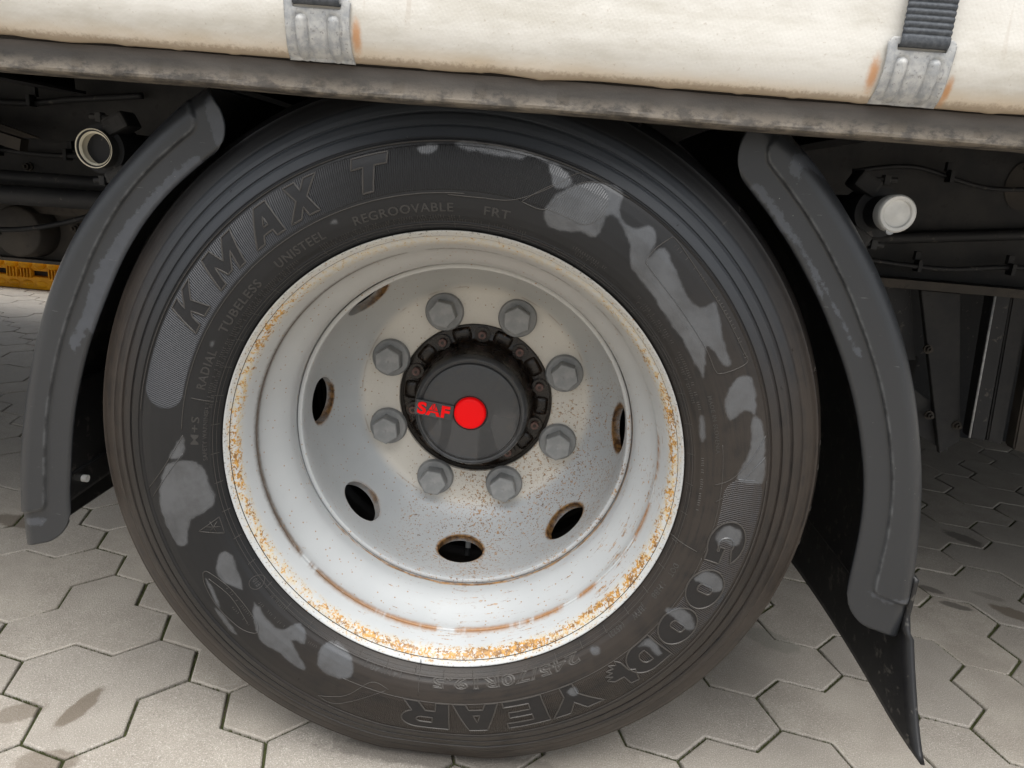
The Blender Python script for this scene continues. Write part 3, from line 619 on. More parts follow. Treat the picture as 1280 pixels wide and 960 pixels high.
def circ(r, a0, a1, rad, name='moulded_ridge'):
    n = max(8, int(abs(a1-a0)*1.6)); ridge_obj(name, [(r*math.cos(math.radians(a0+(a1-a0)*i/n)), r*math.sin(math.radians(a0+(a1-a0)*i/n))) for i in range(n+1)], rad)
circ(.2975, 176, 90, .0005); circ(.2975, 12, -13, .0005); circ(.2975, -14, -112, .0005)
circ(.3470, 174, 62, .0004); circ(.3465, 4, -112, .0004); circ(.2675, 0, 360, .0004); circ(.2648, 0, 360, .0003)
# snowflake inside the triangle: six little strokes
sf = (-.2655, -.0955)
for k in range(3):
    a = k*PI/3; ridge_obj('moulded_ridge', [(sf[0]-.0075*math.cos(a), sf[1]-.0075*math.sin(a)), (sf[0]+.0075*math.cos(a), sf[1]+.0075*math.sin(a))], .0005, False, 4)
# bead ticks (48) and lines of worn small print: each one mesh of tiny strokes
def strokes(name, items, rad=.00035):
    V = []; F = []
    for pts in items:
        P = [(p[0], float(ysw(math.hypot(p[0], p[1])))-.0001, p[1]) for p in pts]
        v, f = tube(P, rad, 4); n0 = len(V); V += v; F += [tuple(i+n0 for i in t) for t in f]
    o = finish(mesh(name, V, F, MAT_RIDGE, tyre, False)); return o
def pol(r, a): a = math.radians(a); return (r*math.cos(a), r*math.sin(a))
o = strokes('bead_tick', [[pol(.2632, k*7.5+2), pol(.2690, k*7.5+2)] for k in range(48)], .0004); o['kind'] = 'stuff'
it = []
def small_print(a0, a1, r, h, step=.55):
    a = a0; 
    while a > a1:
        if random.random() < .86:
            t = random.random(); dr = h/2; da = math.degrees(h*.35/r)
            if t < .4: it.append([pol(r-dr, a), pol(r+dr, a)])
            elif t < .7: it.append([pol(r-dr, a), pol(r+dr, a), pol(r+dr, a-da)])
            else: it.append([pol(r+dr, a), pol(r-dr, a), pol(r-dr, a-da)])
        a -= step*(1 if random.random() < .85 else 2.2)
for a0, a1, r in ((172, 128, .2745), (170, 130, .2712), (122, 90, .2745), (122, 76, .2712), (66, 58, .2780), (65, 58, .2740), (49, 36, .2790), (48, 38, .2745), (34, 20, .2800), (33, 22, .2755), (9, -4, .2770), (-128, -139, .2830), (-136, -146, .3020), (-136, -142, .3120), (-133, -138, .2700), (-133.5, -138, .2665+.003), (-121, -124, .2800)):
    small_print(a0, a1, r, .0026)
for a0, a1, r in ((51, 43, .3395), (41, 38, .3400), (37.5, 33, .3400), (32, 27.5, .3400)): small_print(a0, a1, r, .0036, .7)
o = strokes('worn_small_print', it, .0003); o['kind'] = 'stuff'
# short rubber wear marks on the shoulder
sh = []
for a in (66, 47, 128, 8, 4, -3, -9, 20, 148): sh.append([pol(.4125, a), pol(.4160, a+.5), pol(.4165, a-.3)])
o = strokes('shoulder_mark', sh, .0006); o['kind'] = 'stuff'
# vent pips
bm = bmesh.new()
for r, a in ((.3520, 100), (.3720, 131), (.372, 62), (.356, 53), (.392, 25), (.300, 38), (.352, -6), (.3120, -112), (.330, -120), (.369, 20), (.276, 78)):
    x, z = pol(r, a); y = float(ysw(r)); cyl(bm, (x, y+.001, z), (x, y-.0011, z), .0008, 8)
o = from_bm('vent_pip', bm, MAT_TYRE, tyre, True); o['kind'] = 'stuff'; film_sheen_attr(o)

# ---- rim barrel
RP = [(.0280, .2520), (.0060, .2560), (.0016, .2592), (.0004, .2600), (-.0004, .2600), (-.0008, .2592), (-.0004, .2582), (.0010, .2568), (.0030, .2550), (.0038, .2542), (.0046, .2545), (.0062, .2528), (.0095, .2488), (.0160, .2452), (.0260, .2418), (.0350, .2392),
      (.0398, .2378), (.0410, .2396), (.0428, .2396), (.0442, .2376), (.0520, .2374), (.0590, .2360), (.0700, .2310), (.0840, .2228), (.0950, .2175), (.1030, .2158), (.1100, .2154), (.1220, .2156), (.1300, .2160), (.1500, .2168), (.1600, .2185), (.1850, .2420), (.2080, .2600), (.2060, .2620), (.2000, .2590), (.1780, .2420), (.1500, .2240), (.0960, .2240), (.0600, .2430), (.0300, .2500)]
def smooth_prof(p, n):
    return [(float(q[0]), float(q[1])) for q in smooth_path([(y, r, 0) for y, r in p], n)]
V, F = revolve(smooth_prof(RP, 3), 360, closed=True)
rim = mesh('rim', V, F, MAT_RIM, wheel, True, WL, sharp=45)
# ---- wheel disc with eight hand holes
DP = [(.1330, .2152), (.1200, .2149), (.1178, .2142), (.1172, .2130), (.1172, .2102), (.1180, .2088), (.1200, .2082), (.1300, .2086), (.1450, .2098), (.1650, .2112), (.1800, .2114), (.1920, .2103), (.2050, .2076), (.2180, .2042), (.2300, .1990), (.2420, .1920), (.2520, .1840), (.2600, .1755), (.2640, .1690), (.2655, .1662), (.2685, .1610), (.2695, .1560), (.2700, .1400), (.2700, .1150), (.2708, .1135), (.2730, .1128)]
back_ = []
for i in range(len(DP)):
    a = DP[max(0, i-1)]; b = DP[min(len(DP)-1, i+1)]; t = (b[0]-a[0], b[1]-a[1]); L_ = math.hypot(*t); n = (-t[1]/L_, t[0]/L_)
    back_.append((DP[i][0]+n[0]*.011, DP[i][1]+n[1]*.011 if i > 2 else DP[i][1]-.0002))
back_[0:11] = [(.1345, .2153), (.1350, .2154), (.1360, .2156), (.1370, .2158), (.1380, .2159), (.1400, .2160), (.1430, .2161), (.1470, .2162), (.1530, .2164), (.1700, .2205), (.1850, .2215)]
prof = DP+back_[::-1]
V, F = revolve(prof, 288, closed=True)
disc = mesh('wheel_disc', V, F, MAT_DISC, wheel, True, WL)
bm = bmesh.new(); bm.from_mesh(disc.data); bmesh.ops.recalc_face_normals(bm, faces=bm.faces); bm.to_mesh(disc.data); bm.free()
bm = bmesh.new()
for k in range(8):
    a = k*PI/4; rad = Vector((math.cos(a), 0, math.sin(a))); tan = Vector((-math.sin(a), 0, math.cos(a)))
    c = rad*.2100+Vector((0, .1980, 0)); nrm = (Vector((0, -.34, 0))+rad*(-.94)).normalized(); slope = nrm.cross(tan).normalized()
    ring = []
    for sgn in (-.035, .03):
        ring.append([bm.verts.new(c+nrm*sgn+tan*(.0330*math.cos(t))+slope*(.0305*math.sin(t))) for t in np.linspace(0, 2*PI, 49)[:-1]])
    for i in range(48):
        j = (i+1) % 48; bm.faces.new((ring[0][i], ring[0][j], ring[1][j], ring[1][i]))
    bm.faces.new(ring[0][::-1]); bm.faces.new(ring[1])
cut = from_bm('cut', bm, MAT_DISC); cut.location = WL
md = disc.modifiers.new('b', 'BOOLEAN'); md.operation = 'DIFFERENCE'; md.object = cut; md.solver = 'EXACT'
bpy.context.view_layer.update(); dg = bpy.context.evaluated_depsgraph_get()
nm = bpy.data.meshes.new_from_object(disc.evaluated_get(dg)); disc.modifiers.clear(); old = disc.data; disc.data = nm; bpy.data.objects.remove(cut)
nm.materials.clear(); nm.materials.append(MAT_DISC); nm.polygons.foreach_set('material_index', np.zeros(len(nm.polygons), np.int32)); nm.polygons.foreach_set('use_smooth', np.ones(len(nm.polygons), bool)); nm.set_sharp_from_angle(angle=math.radians(40))
# ---- wheel nuts: washer and hex head on each
def washer_mesh():
    V, F = revolve([(0.0005, .0010), (-.0002, .0280), (-.0005, .0277), (-.0045, .0272), (-.0062, .0258), (-.0072, .0195), (-.0070, .001)], 40)
    m = bpy.data.meshes.new('washer'); m.from_pydata(V, [], F); m.materials.append(MAT_BOLT); m.polygons.foreach_set('use_smooth', np.ones(len(m.polygons), bool)); m.set_sharp_from_angle(angle=math.radians(35)); return m
def hex_mesh():
    R_ = .0203; rings = [(-.005, R_), (-.0275, R_), (-.0290, R_-.0014), (-.0292, R_-.0035)]; V = []; F = []
    for y, r in rings:
        for k in range(6): V.append((r*math.cos(k*PI/3), y, r*math.sin(k*PI/3)))
    for i in range(3):
        for k in range(6): F.append((i*6+k, i*6+(k+1) % 6, (i+1)*6+(k+1) % 6, (i+1)*6+k))
    n0 = len(V); V += [(.0035*math.cos(t), -.0288, .0035*math.sin(t)) for t in np.arange(6)*PI/3]; V += [(0, -.0279, 0)]
    for k in range(6): F.append((18+k, 18+(k+1) % 6, n0+(k+1) % 6, n0+k)); F.append((n0+k, n0+(k+1) % 6, n0+6))
    m = bpy.data.meshes.new('hex_head'); m.from_pydata(V, [], F); m.materials.append(MAT_BOLT); return m
WM, HM = washer_mesh(), hex_mesh()
hexrot = [12, 30, 8, 26, 22, 4, 14, 33]
for k in range(8):
    a = math.radians(22.5+45*k)
    nut = bpy.data.objects.new('wheel_nut', WM); link(nut, wheel); nut.location = (.1375*math.cos(a), .2690, HW+.1375*math.sin(a))
    hx = bpy.data.objects.new('hex_head', HM); link(hx, nut); hx.rotation_euler = (0, math.radians(hexrot[k]), 0)
# ---- hub
V, F = revolve([(.30, .1120), (.2860, .1118), (.2820, .1095), (.2815, .1050), (.2830, .0900), (.2800, .0865), (.2700, .0850), (.2350, .0835), (.2250, .0820), (.2180, .0805)], 160)
hub = mesh('hub', V, F, MAT_HUB, wheel, True, WL, sharp=50)
for k in range(10):
    a = math.radians(88+36*k); bm = bmesh.new(); x, z = .0965*math.cos(a), .0965*math.sin(a)
    cyl(bm, (x, .284, z), (x, .2775, z), .0112, 28)
    from_bm('bolt_boss', bm, MAT_HUB, hub, True)
    bm = bmesh.new(); vs = cyl(bm, (x, .2775, z), (x, .2715, z), .0062, 20, .0058)
    bm2 = bm; o = from_bm('hub_screw', bm2, MAT_SCREW, hub, True)
    V, F = revolve([(.2696, .0030), (.2690, .0034), (.2686, .0052), (.2690, .0060)], 20); V = [(v[0]+x, v[1], v[2]+z) for v in V]
    # raised lobe of the casting half way between two screws
    a2 = a+math.radians(18); V = []; F = []
    for i, (y, r) in enumerate([(.2835, .1085), (.2800, .1070), (.2782, .1030), (.2780, .0930), (.2795, .0885), (.2835, .0870)]):
        for q in range(13):
            t = (q-6)/6; aa = a2+t*math.radians(8.5); yy = y+(.0045*abs(t)**4 if 0 < i < 5 else 0); V.append((r*math.cos(aa), yy, r*math.sin(aa)))
    for i in range(5):
        for q in range(12): F.append((i*13+q, i*13+q+1, (i+1)*13+q+1, (i+1)*13+q))
    mesh('casting_lobe', V, F, MAT_HUB, hub, True)
    bm = bmesh.new(); cyl(bm, (x, .2716, z), (x, .2710, z), .0026, 6); from_bm('screw_socket', bm, MAT_HUB, hub)
# ---- hub cap with red button and lettering
V, F = revolve([(.2400, .0815), (.2150, .0800), (.2095, .0785), (.2070, .0765), (.2062, .0745), (.2068, .0722), (.2085, .0716), (.2085, .0702), (.2060, .0696), (.2045, .0684), (.2040, .0665), (.2032, .0640), (.2020, .0250), (.2035, .0242), (.2040, .0230), (.2040, .0010)], 160)
cap = mesh('hub_cap', V, F, MAT_CAP, wheel, True, WL, sharp=30)
V, F = revolve([(.2042, .0226), (.1990, .0222), (.1972, .0212), (.1962, .0190), (.1955, .0120), (.1952, .0001)], 64)
mesh('red_button', V, F, MAT_RED, cap, True, sharp=60)
bm = bmesh.new(); vs = box(bm, (0, 0, 0), (.0540, .0060, .0220), None, .0012)
tag_o = from_bm('logo_plate', bm, MAT_CAP, cap); tag_o.location = (-.0500, .2015, .0005); tag_o.rotation_euler = (0, math.radians(5.5), 0)
cu = bpy.data.curves.new('t', 'FONT'); cu.body = 'SAF'; cu.size = 1.0; cu.offset = .035; cu.align_x = 'CENTER'; cu.space_character = 1.10; cu.extrude = .03; cu.bevel_depth = .008
ob = bpy.data.objects.new('t', cu); S.collection.objects.link(ob); dg = bpy.context.evaluated_depsgraph_get()
me = bpy.data.meshes.new_from_object(ob.evaluated_get(dg)); bpy.data.objects.remove(ob)
xs = [v.co.x for v in me.vertices]; kx = .0455/(max(xs)-min(xs)); mid = (max(xs)+min(xs))/2
for v in me.vertices: v.co = ((v.co.x-mid)*kx-.0505+.0505, -v.co.z*.03, (v.co.y-.35)*.0158/.70)
me.materials.clear(); me.materials.append(MAT_RED); lg = bpy.data.objects.new('logo_lettering', me); link(lg, cap); lg.location = (-.0505, .1985, .0008); lg.rotation_euler = (0, math.radians(5.5), 0)
# dark slits that cut the A of the logo
for dx in (-.0016, .0016):
    bm = bmesh.new(); box(bm, (dx, -.0016, .0046), (.0010, .0006, .0070)); o = from_bm('logo_slit', bm, MAT_CAP, cap); o.location = lg.location; o.rotation_euler = lg.rotation_euler
bm = bmesh.new(); box(bm, (0, -.0016, -.0012), (.0145, .0006, .0010)); o = from_bm('logo_slit', bm, MAT_CAP, cap); o.location = lg.location; o.rotation_euler = lg.rotation_euler
VS = (.005, -.222, -.241, -.252)
# ---- valve stem seen through the lowest hand hole
bm = bmesh.new(); cyl(bm, (VS[0], .272, VS[1]), (VS[0], .268, VS[2]), .0042, 14); from_bm('valve_stem', bm, MAT_PLUG, wheel, True, WL)
bm = bmesh.new(); cyl(bm, (VS[0], .268, VS[2]), (VS[0], .264, VS[3]), .0050, 14); from_bm('valve_cap', bm, MAT_IRON, wheel, True, WL)
# ---- inner twin wheel, brake drum and axle
wheel2 = thing('trailer_wheel', 'inner twin wheel behind the lettered one, glimpsed dark through its hand holes', 'wheel', (0, .335, 0), 'twin wheels on the trailer axle')
TPc = [(y+.0, r) for y, r in TP]; TPc = TPc+[(.208-y, r) for y, r in TPc[::-1][1:]]
V, F = revolve(TPc, 180); ty2 = mesh('tyre', V, F, MAT_TYRE, wheel2, True, WL, sharp=50); film_sheen_attr(ty2, [[(9, 9), (9.1, 9), (9, 9.1)]]); apply_squash(ty2)
V, F = revolve([(.0, .2600), (.01, .2500), (.04, .2380), (.10, .2180), (.18, .2180), (.205, .2500), (.208, .2600)], 120)
mesh('rim', V, F, MAT_BROWN, wheel2, True, WL)
V, F = revolve([(-.054, .11), (-.054, .165), (-.03, .185), (.01, .2060), (.05, .2180)], 120); mesh('wheel_disc', V, F, MAT_BROWN, wheel2, True, WL)
# ================================================================== TRAILER
trl = thing('semi_trailer', 'curtain-sided trailer body with cream tarpaulin, aluminium side rail and black mudguards round the wheel', 'trailer', (0, 1.2, 0))
def tp(o): return o
def local(o): o.location = (o.location[0], o.location[1]-1.2, o.location[2]); return o
def T(name, V, F, mat, smooth=True, sharp=None): return local(mesh(name, V, F, mat, trl, smooth, (0, 0, 0), sharp=sharp))
def TB(name, bm, mat, smooth=False): return local(from_bm(name, bm, mat, trl, smooth, (0, 0, 0)))
X0, X1 = -7.5, 3.6
def extrude_x(prof, xs, wob=None):
    V = []; F = []; m = len(prof)
    for i, x in enumerate(xs):
        for j, (y, z) in enumerate(prof):
            dy, dz = (wob(x, j, y, z) if wob else (0, 0)); V.append((x, y+dy, z+dz))
    for i in range(len(xs)-1):
        for j in range(m-1): F.append((i*m+j, (i+1)*m+j, (i+1)*m+j+1, i*m+j+1))
    return V, F
xs_f = [X0, -4, -2, -1.2]+list(np.arange(-1.0, 1.3, .004))+[1.5, 2.5, X1]
# side rail
def rail_wob(x, j, y, z): return (0.0006*math.sin(x*31)+.0004*math.sin(x*83+j), .0005*math.sin(x*17))
rp = [(-.020, .8000), (-.020, .7968), (-.0460, .7962), (-.0500, .7968), (-.0520, .7985), (-.0522, .8010), (-.0512, .8030), (-.0506, .8180), (-.0500, .8235), (-.0440, .8245), (-.0440, .8650), (.02, .8650), (.02, .8000)]
V, F = extrude_x(rp, xs_f, rail_wob); T('side_rail', V, F, MAT_RAIL, True, 30)
# curtain with bulging hem
def cur_wob(x, j, y, z):
    e = math.exp(-max(0, z-.8265)/.006)
    s = .0013*math.sin(x*52+1.3*math.sin(x*19))*max(0, math.sin(x*13+.7)) + (-.0022*max(0, math.sin(x*88+math.sin(x*23)*2)-.80)*5*.35)
    b = .0022*math.sin(x*6.2+.5)+.0010*math.sin(x*21+z*9)
    return (b*min(1, (z-.823)/.03), e*s)
cp = [(-.0480, .8255), (-.0535, .8252), (-.0550, .8260), (-.0580, .8290), (-.0615, .8340), (-.0650, .8410), (-.0680, .8490), (-.0695, .8580), (-.0700, .8680), (-.0695, .8800), (-.0690, .9000), (-.0690, .95), (-.068, 1.1), (-.068, 1.6), (-.066, 2.4), (-.064, 3.7), (.0, 3.75)]
V, F = extrude_x(cp, xs_f, cur_wob); curtain = T('side_curtain', V, F, MAT_CURT)
# body box above the rail: floor, far side, roof, ends
bm = bmesh.new(); box(bm, ((X0+X1)/2, 1.235, .9350), (X1-X0, 2.42, .11)); TB('load_floor', bm, MAT_IRON)
bm = bmesh.new(); box(bm, ((X0+X1)/2, 2.54, 2.3), (X1-X0, .03, 2.8)); TB('side_curtain', bm, MAT_CURT)
bm = bmesh.new(); box(bm, ((X0+X1)/2, 1.26, 3.77), (X1-X0, 2.56, .04)); TB('roof', bm, MAT_CURT)
for i, x in enumerate((X0, X1)):
    bm = bmesh.new(); box(bm, (x+(.02 if i == 0 else -.02), 1.25, 2.3), (.04, 2.5, 2.9)); TB('end_panel', bm, MAT_CURT)
bm = bmesh.new(); box(bm, ((X0+X1)/2, 2.535, .838), (X1-X0, .04, .08)); TB('side_rail', bm, MAT_RAIL)
# crossmembers under the floor
x = -3.3
while x < 3.3:
    bm = bmesh.new(); box(bm, (x, .30, .853), (.006, .56, .055)); box(bm, (x, .30, .8265), (.045, .56, .005)); TB('crossmember', bm, MAT_IRON)
    x += .42
# chassis beams
for yb in (.62, 1.90):
    bm = bmesh.new(); box(bm, (-1.5, yb, .745), (9.0, .008, .24)); TBo = TB('chassis_web', bm, MAT_IRON2)
    bm = bmesh.new(); box(bm, (-1.5, yb, .617), (9.0, .11, .015)); TB('beam_flange', bm, MAT_BROWN)
    bm = bmesh.new(); box(bm, (-1.5, yb, .8715), (9.0, .11, .013)); TB('beam_flange', bm, MAT_IRON)
# oval lightening holes rims on the web
for x in (.905,):
    V, F = revolve([(.6135, .0001), (.6135, .041)], 40); V = [(v[0]*.75+x, v[1], v[2]+.800) for v in V]; T('web_hole', V, F, MAT_BROWN)
# axle, drum, springs
bm = bmesh.new(); cyl(bm, (0, .3, HW), (0, 2.2, HW), .0635, 32); TB('axle', bm, MAT_IRON, True)
V, F = revolve([(.30, .10), (.30, .165), (.33, .17), (.50, .17), (.50, .08)], 64); V = [(v[0], v[1], v[2]+HW) for v in V]; T('brake_drum', V, F, MAT_HUB, True, 40)
for sx in (-1, 1):
    bm = bmesh.new(); box(bm, (sx*.45, .86, HW+.02), (.9, .08, .06), Matrix.Rotation(.06*sx, 3, 'Y')); TB('trailing_arm', bm, MAT_IRON2)
V, F = revolve([(0, .09), (.02, .12), (.07, .13), (.11, .12), (.13, .10)], 40); V = [(v[0]-.42, v[2]+.86, v[1]+.48) for v in V]; T('air_bellows', V, F, MAT_IRON)
# things under the body, upper left
bm = bmesh.new(); cyl(bm, (-1.40, .50, .668), (-.60, .47, .676), .012, 16); TB('brake_pipe', bm, MAT_IRON, True)
bm = bmesh.new(); cyl(bm, (-1.40, .46, .635), (-.56, .44, .652), .016, 16); TB('brake_pipe', bm, MAT_IRON, True)
V, F = tube(smooth_path([(-1.05, .52, .600), (-.95, .50, .585), (-.86, .50, .583), (-.78, .52, .600), (-.70, .54, .63)], 8), .0045, 8); T('air_hose', V, F, MAT_IRON)
V, F = tube(smooth_path([(-1.10, .48, .55), (-.97, .46, .585), (-.88, .46, .595), (-.86, .47, .575)], 8), .005, 8); T('air_hose', V, F, MAT_IRON2)
bm = bmesh.new(); box(bm, (-.88, .60, .565), (.30, .010, .095)); box(bm, (-.88, .585, .5195), (.30, .034, .006)); TB('hanger_plate', bm, MAT_BROWN)
V, F = revolve([(.0, .001), (.0, .042), (.003, .046), (.05, .05)], 36); V = [(v[0]-.885, .545+v[1], v[2]+.575) for v in V]; T('spring_end_cap', V, F, MAT_BROWN)
bm = bmesh.new(); box(bm, (-.955, .56, .655), (.018, .012, .035), None, .002); box(bm, (-.955, .552, .655), (.008, .004, .022)); TB('pipe_clip', bm, MAT_IRON2)
bm = bmesh.new(); box(bm, (-.93, .50, .752), (.22, .02, .020), Matrix.Rotation(.22, 3, 'Y')); TB('gusset_plate', bm, MAT_BROWN)
bm = bmesh.new()
vs = [bm.verts.new(p) for p in ((-1.05, .56, .80), (-.835, .56, .742), (-1.05, .56, .738))]; bm.faces.new(vs)
g = bmesh.ops.extrude_face_region(bm, geom=bm.faces[:]); bmesh.ops.translate(bm, vec=(0, .008, 0), verts=[v for v in g['geom'] if isinstance(v, bmesh.types.BMVert)])
TB('gusset_plate', bm, MAT_BROWN)
# hanger struts and ribbed sill at the right
def plate(name, pts, y, th, mat):
    bm = bmesh.new(); vs = [bm.verts.new((x, y, z)) for x, z in pts]; bm.faces.new(vs)
    g = bmesh.ops.extrude_face_region(bm, geom=bm.faces[:]); bmesh.ops.translate(bm, vec=(0, th, 0), verts=[v for v in g['geom'] if isinstance(v, bmesh.types.BMVert)])
    es = [e for e in bm.edges]; bmesh.ops.bevel(bm, geom=es, offset=.0012, segments=1, affect='EDGES'); return TB(name, bm, mat)
plate('hanger_strut', [(.765, .606), (.835, .606), (.900, .330), (.868, .300)], .60, .012, MAT_IRON2)
plate('hanger_strut', [(.70, .480), (.70, .385), (.890, .300), (.892, .330), (.84, .395)], .615, .010, MAT_IRON2)
plate('hanger_plate', [(.70, .606), (.76, .606), (.80, .47), (.70, .47)], .63, .010, MAT_IRON)
lean = -.10
for i in range(9):
    x = .895+i*.042; w = .036
    zt, zb = .625, .345-.062*(i/8)
    bm = bmesh.new()
    yy = .575 if i % 2 == 0 else .590
    pts = [(x+.006, zb), (x+w, zb-.006), (x+w-.022, zt), (x-.018, zt)]
    vs = [bm.verts.new((px_, yy, pz)) for px_, pz in pts]; bm.faces.new(vs)
    g = bmesh.ops.extrude_face_region(bm, geom=bm.faces[:]); bmesh.ops.translate(bm, vec=(0, .030, 0), verts=[v for v in g['geom'] if isinstance(v, bmesh.types.BMVert)])
    bmesh.ops.bevel(bm, geom=bm.edges[:], offset=.003, segments=2, affect='EDGES')
    TB('ribbed_panel', bm, (MAT_IRON, MAT_BROWN, MAT_IRON2)[(i*2) % 3 if i else 0])
V, F = tube([(.899, .573, .345), (.880, .573, .620)], .0022, 6); T('panel_edge', V, F, MAT_GALV)
# black hose behind the right mudguard
V, F = tube(smooth_path([(.49, .25, .70), (.54, .40, .690), (.63, .55, .690), (.76, .60, .700), (1.2, .60, .75)], 8), .010, 10); T('air_hose', V, F, MAT_IRON)
bm = bmesh.new(); box(bm, (1.45, 1.78, .42), (4.0, .03, .838)); TB('light_block_panel', bm, MAT_IRON)  # dark panel added to block light from the far side
# cables, clips and bolts on the chassis beam
def hose(pts, r, mat=MAT_IRON):
    V, F = tube(smooth_path(pts, 8), r, 8); T('air_hose', V, F, mat)
hose([(.62, .58, .655), (.78, .575, .648), (.95, .585, .662), (1.3, .58, .650)], .0045, MAT_IRON)
hose([(.60, .59, .80), (.70, .585, .815), (.84, .59, .79), (1.02, .585, .805), (1.3, .59, .79)], .0040, MAT_IRON)
hose([(-.62, .58, .74), (-.75, .575, .72), (-.88, .58, .715), (-1.1, .585, .73)], .0045, MAT_IRON)
hose([(-.66, .59, .83), (-.78, .585, .815), (-.92, .59, .80), (-1.15, .585, .82)], .0055, MAT_IRON)
for x, z in ((.74, .650), (.90, .657), (-.80, .718), (-.93, .716), (.76, .804), (-.86, .806)):
    bm = bmesh.new(); box(bm, (x, .580, z), (.007, .020, .020), None, .001); box(bm, (x, .590, z+.016), (.010, .010, .016), None, .001); TB('cable_clip', bm, MAT_IRON)
for x, z in ((.66, .70), (.72, .70), (.97, .70), (1.03, .70), (-.70, .69), (-.90, .69), (-1.0, .69), (.83, .375), (.80, .50), (.885, .36), (-.80, .585), (-.95, .545)):
    yb = .616 if z > .62 else (.600 if x > 0 else .590)
    bm = bmesh.new(); cyl(bm, (x, yb, z), (x, yb-.004, z), .0085, 14); cyl(bm, (x, yb-.004, z), (x, yb-.011, z), .0060, 6); cyl(bm, (x, yb-.011, z), (x, yb-.017, z), .0030, 8); TB('beam_bolt', bm, MAT_BROWN)
# ---- mudguards
MUDL = [[(-0.2953, 0.3031), (-0.2807, 0.3114), (-0.27, 0.3051), (-0.2669, 0.2974), (-0.2775, 0.283), (-0.3082, 0.2562), (-0.3309, 0.2312), (-0.3592, 0.1908), (-0.3842, 0.1452), (-0.3977, 0.1173), (-0.402, 0.1078), (-0.4103, 0.1188), (-0.4206, 0.1016), (-0.4269, 0.0919), (-0.4316, 0.1006), (-0.4238, 0.1194), (-0.4164, 0.1334), (-0.403, 0.1698), (-0.3799, 0.2103), (-0.3563, 0.2416), (-0.3288, 0.2724)], [(-0.2707, 0.367), (-0.2599, 0.3715), (-0.2505, 0.3533), (-0.2493, 0.3341), (-0.2594, 0.3256), (-0.2657, 0.3406)], [(-0.5044, -0.123), (-0.4941, -0.1188), (-0.4774, -0.118), (-0.483, -0.1249), (-0.4972, -0.1306)]]
GUARD_SHEEN_R = [[(0.2838, 0.3258), (0.2928, 0.3288), (0.3146, 0.3074), (0.3395, 0.2795), (0.3581, 0.257), (0.3819, 0.2248), (0.4041, 0.195), (0.4244, 0.1671), (0.4171, 0.1707), (0.3944, 0.2026), (0.3776, 0.226), (0.3572, 0.2488), (0.3332, 0.279), (0.3184, 0.2857), (0.3045, 0.3065)], [(0.3579, 0.2448), (0.3642, 0.2413), (0.3733, 0.2273), (0.3708, 0.2238)], [(0.3152, 0.3489), (0.3243, 0.3632), (0.341, 0.357), (0.3599, 0.3396), (0.3431, 0.3458), (0.3309, 0.3487), (0.3275, 0.337)], [(0.4856, -0.1034), (0.5092, -0.1089), (0.5359, -0.1078), (0.5355, -0.114), (0.5061, -0.1154)]]
def sec(tab, t):
    ks = [a for a, _ in tab]; return float(np.interp(t, ks, [b for _, b in tab]))
def smooth_tab(tab):
    tab = sorted(tab); P = smooth_path([(a*.01, b, 0) for a, b in tab], 8); return [(p.x*100, p.y) for p in P]
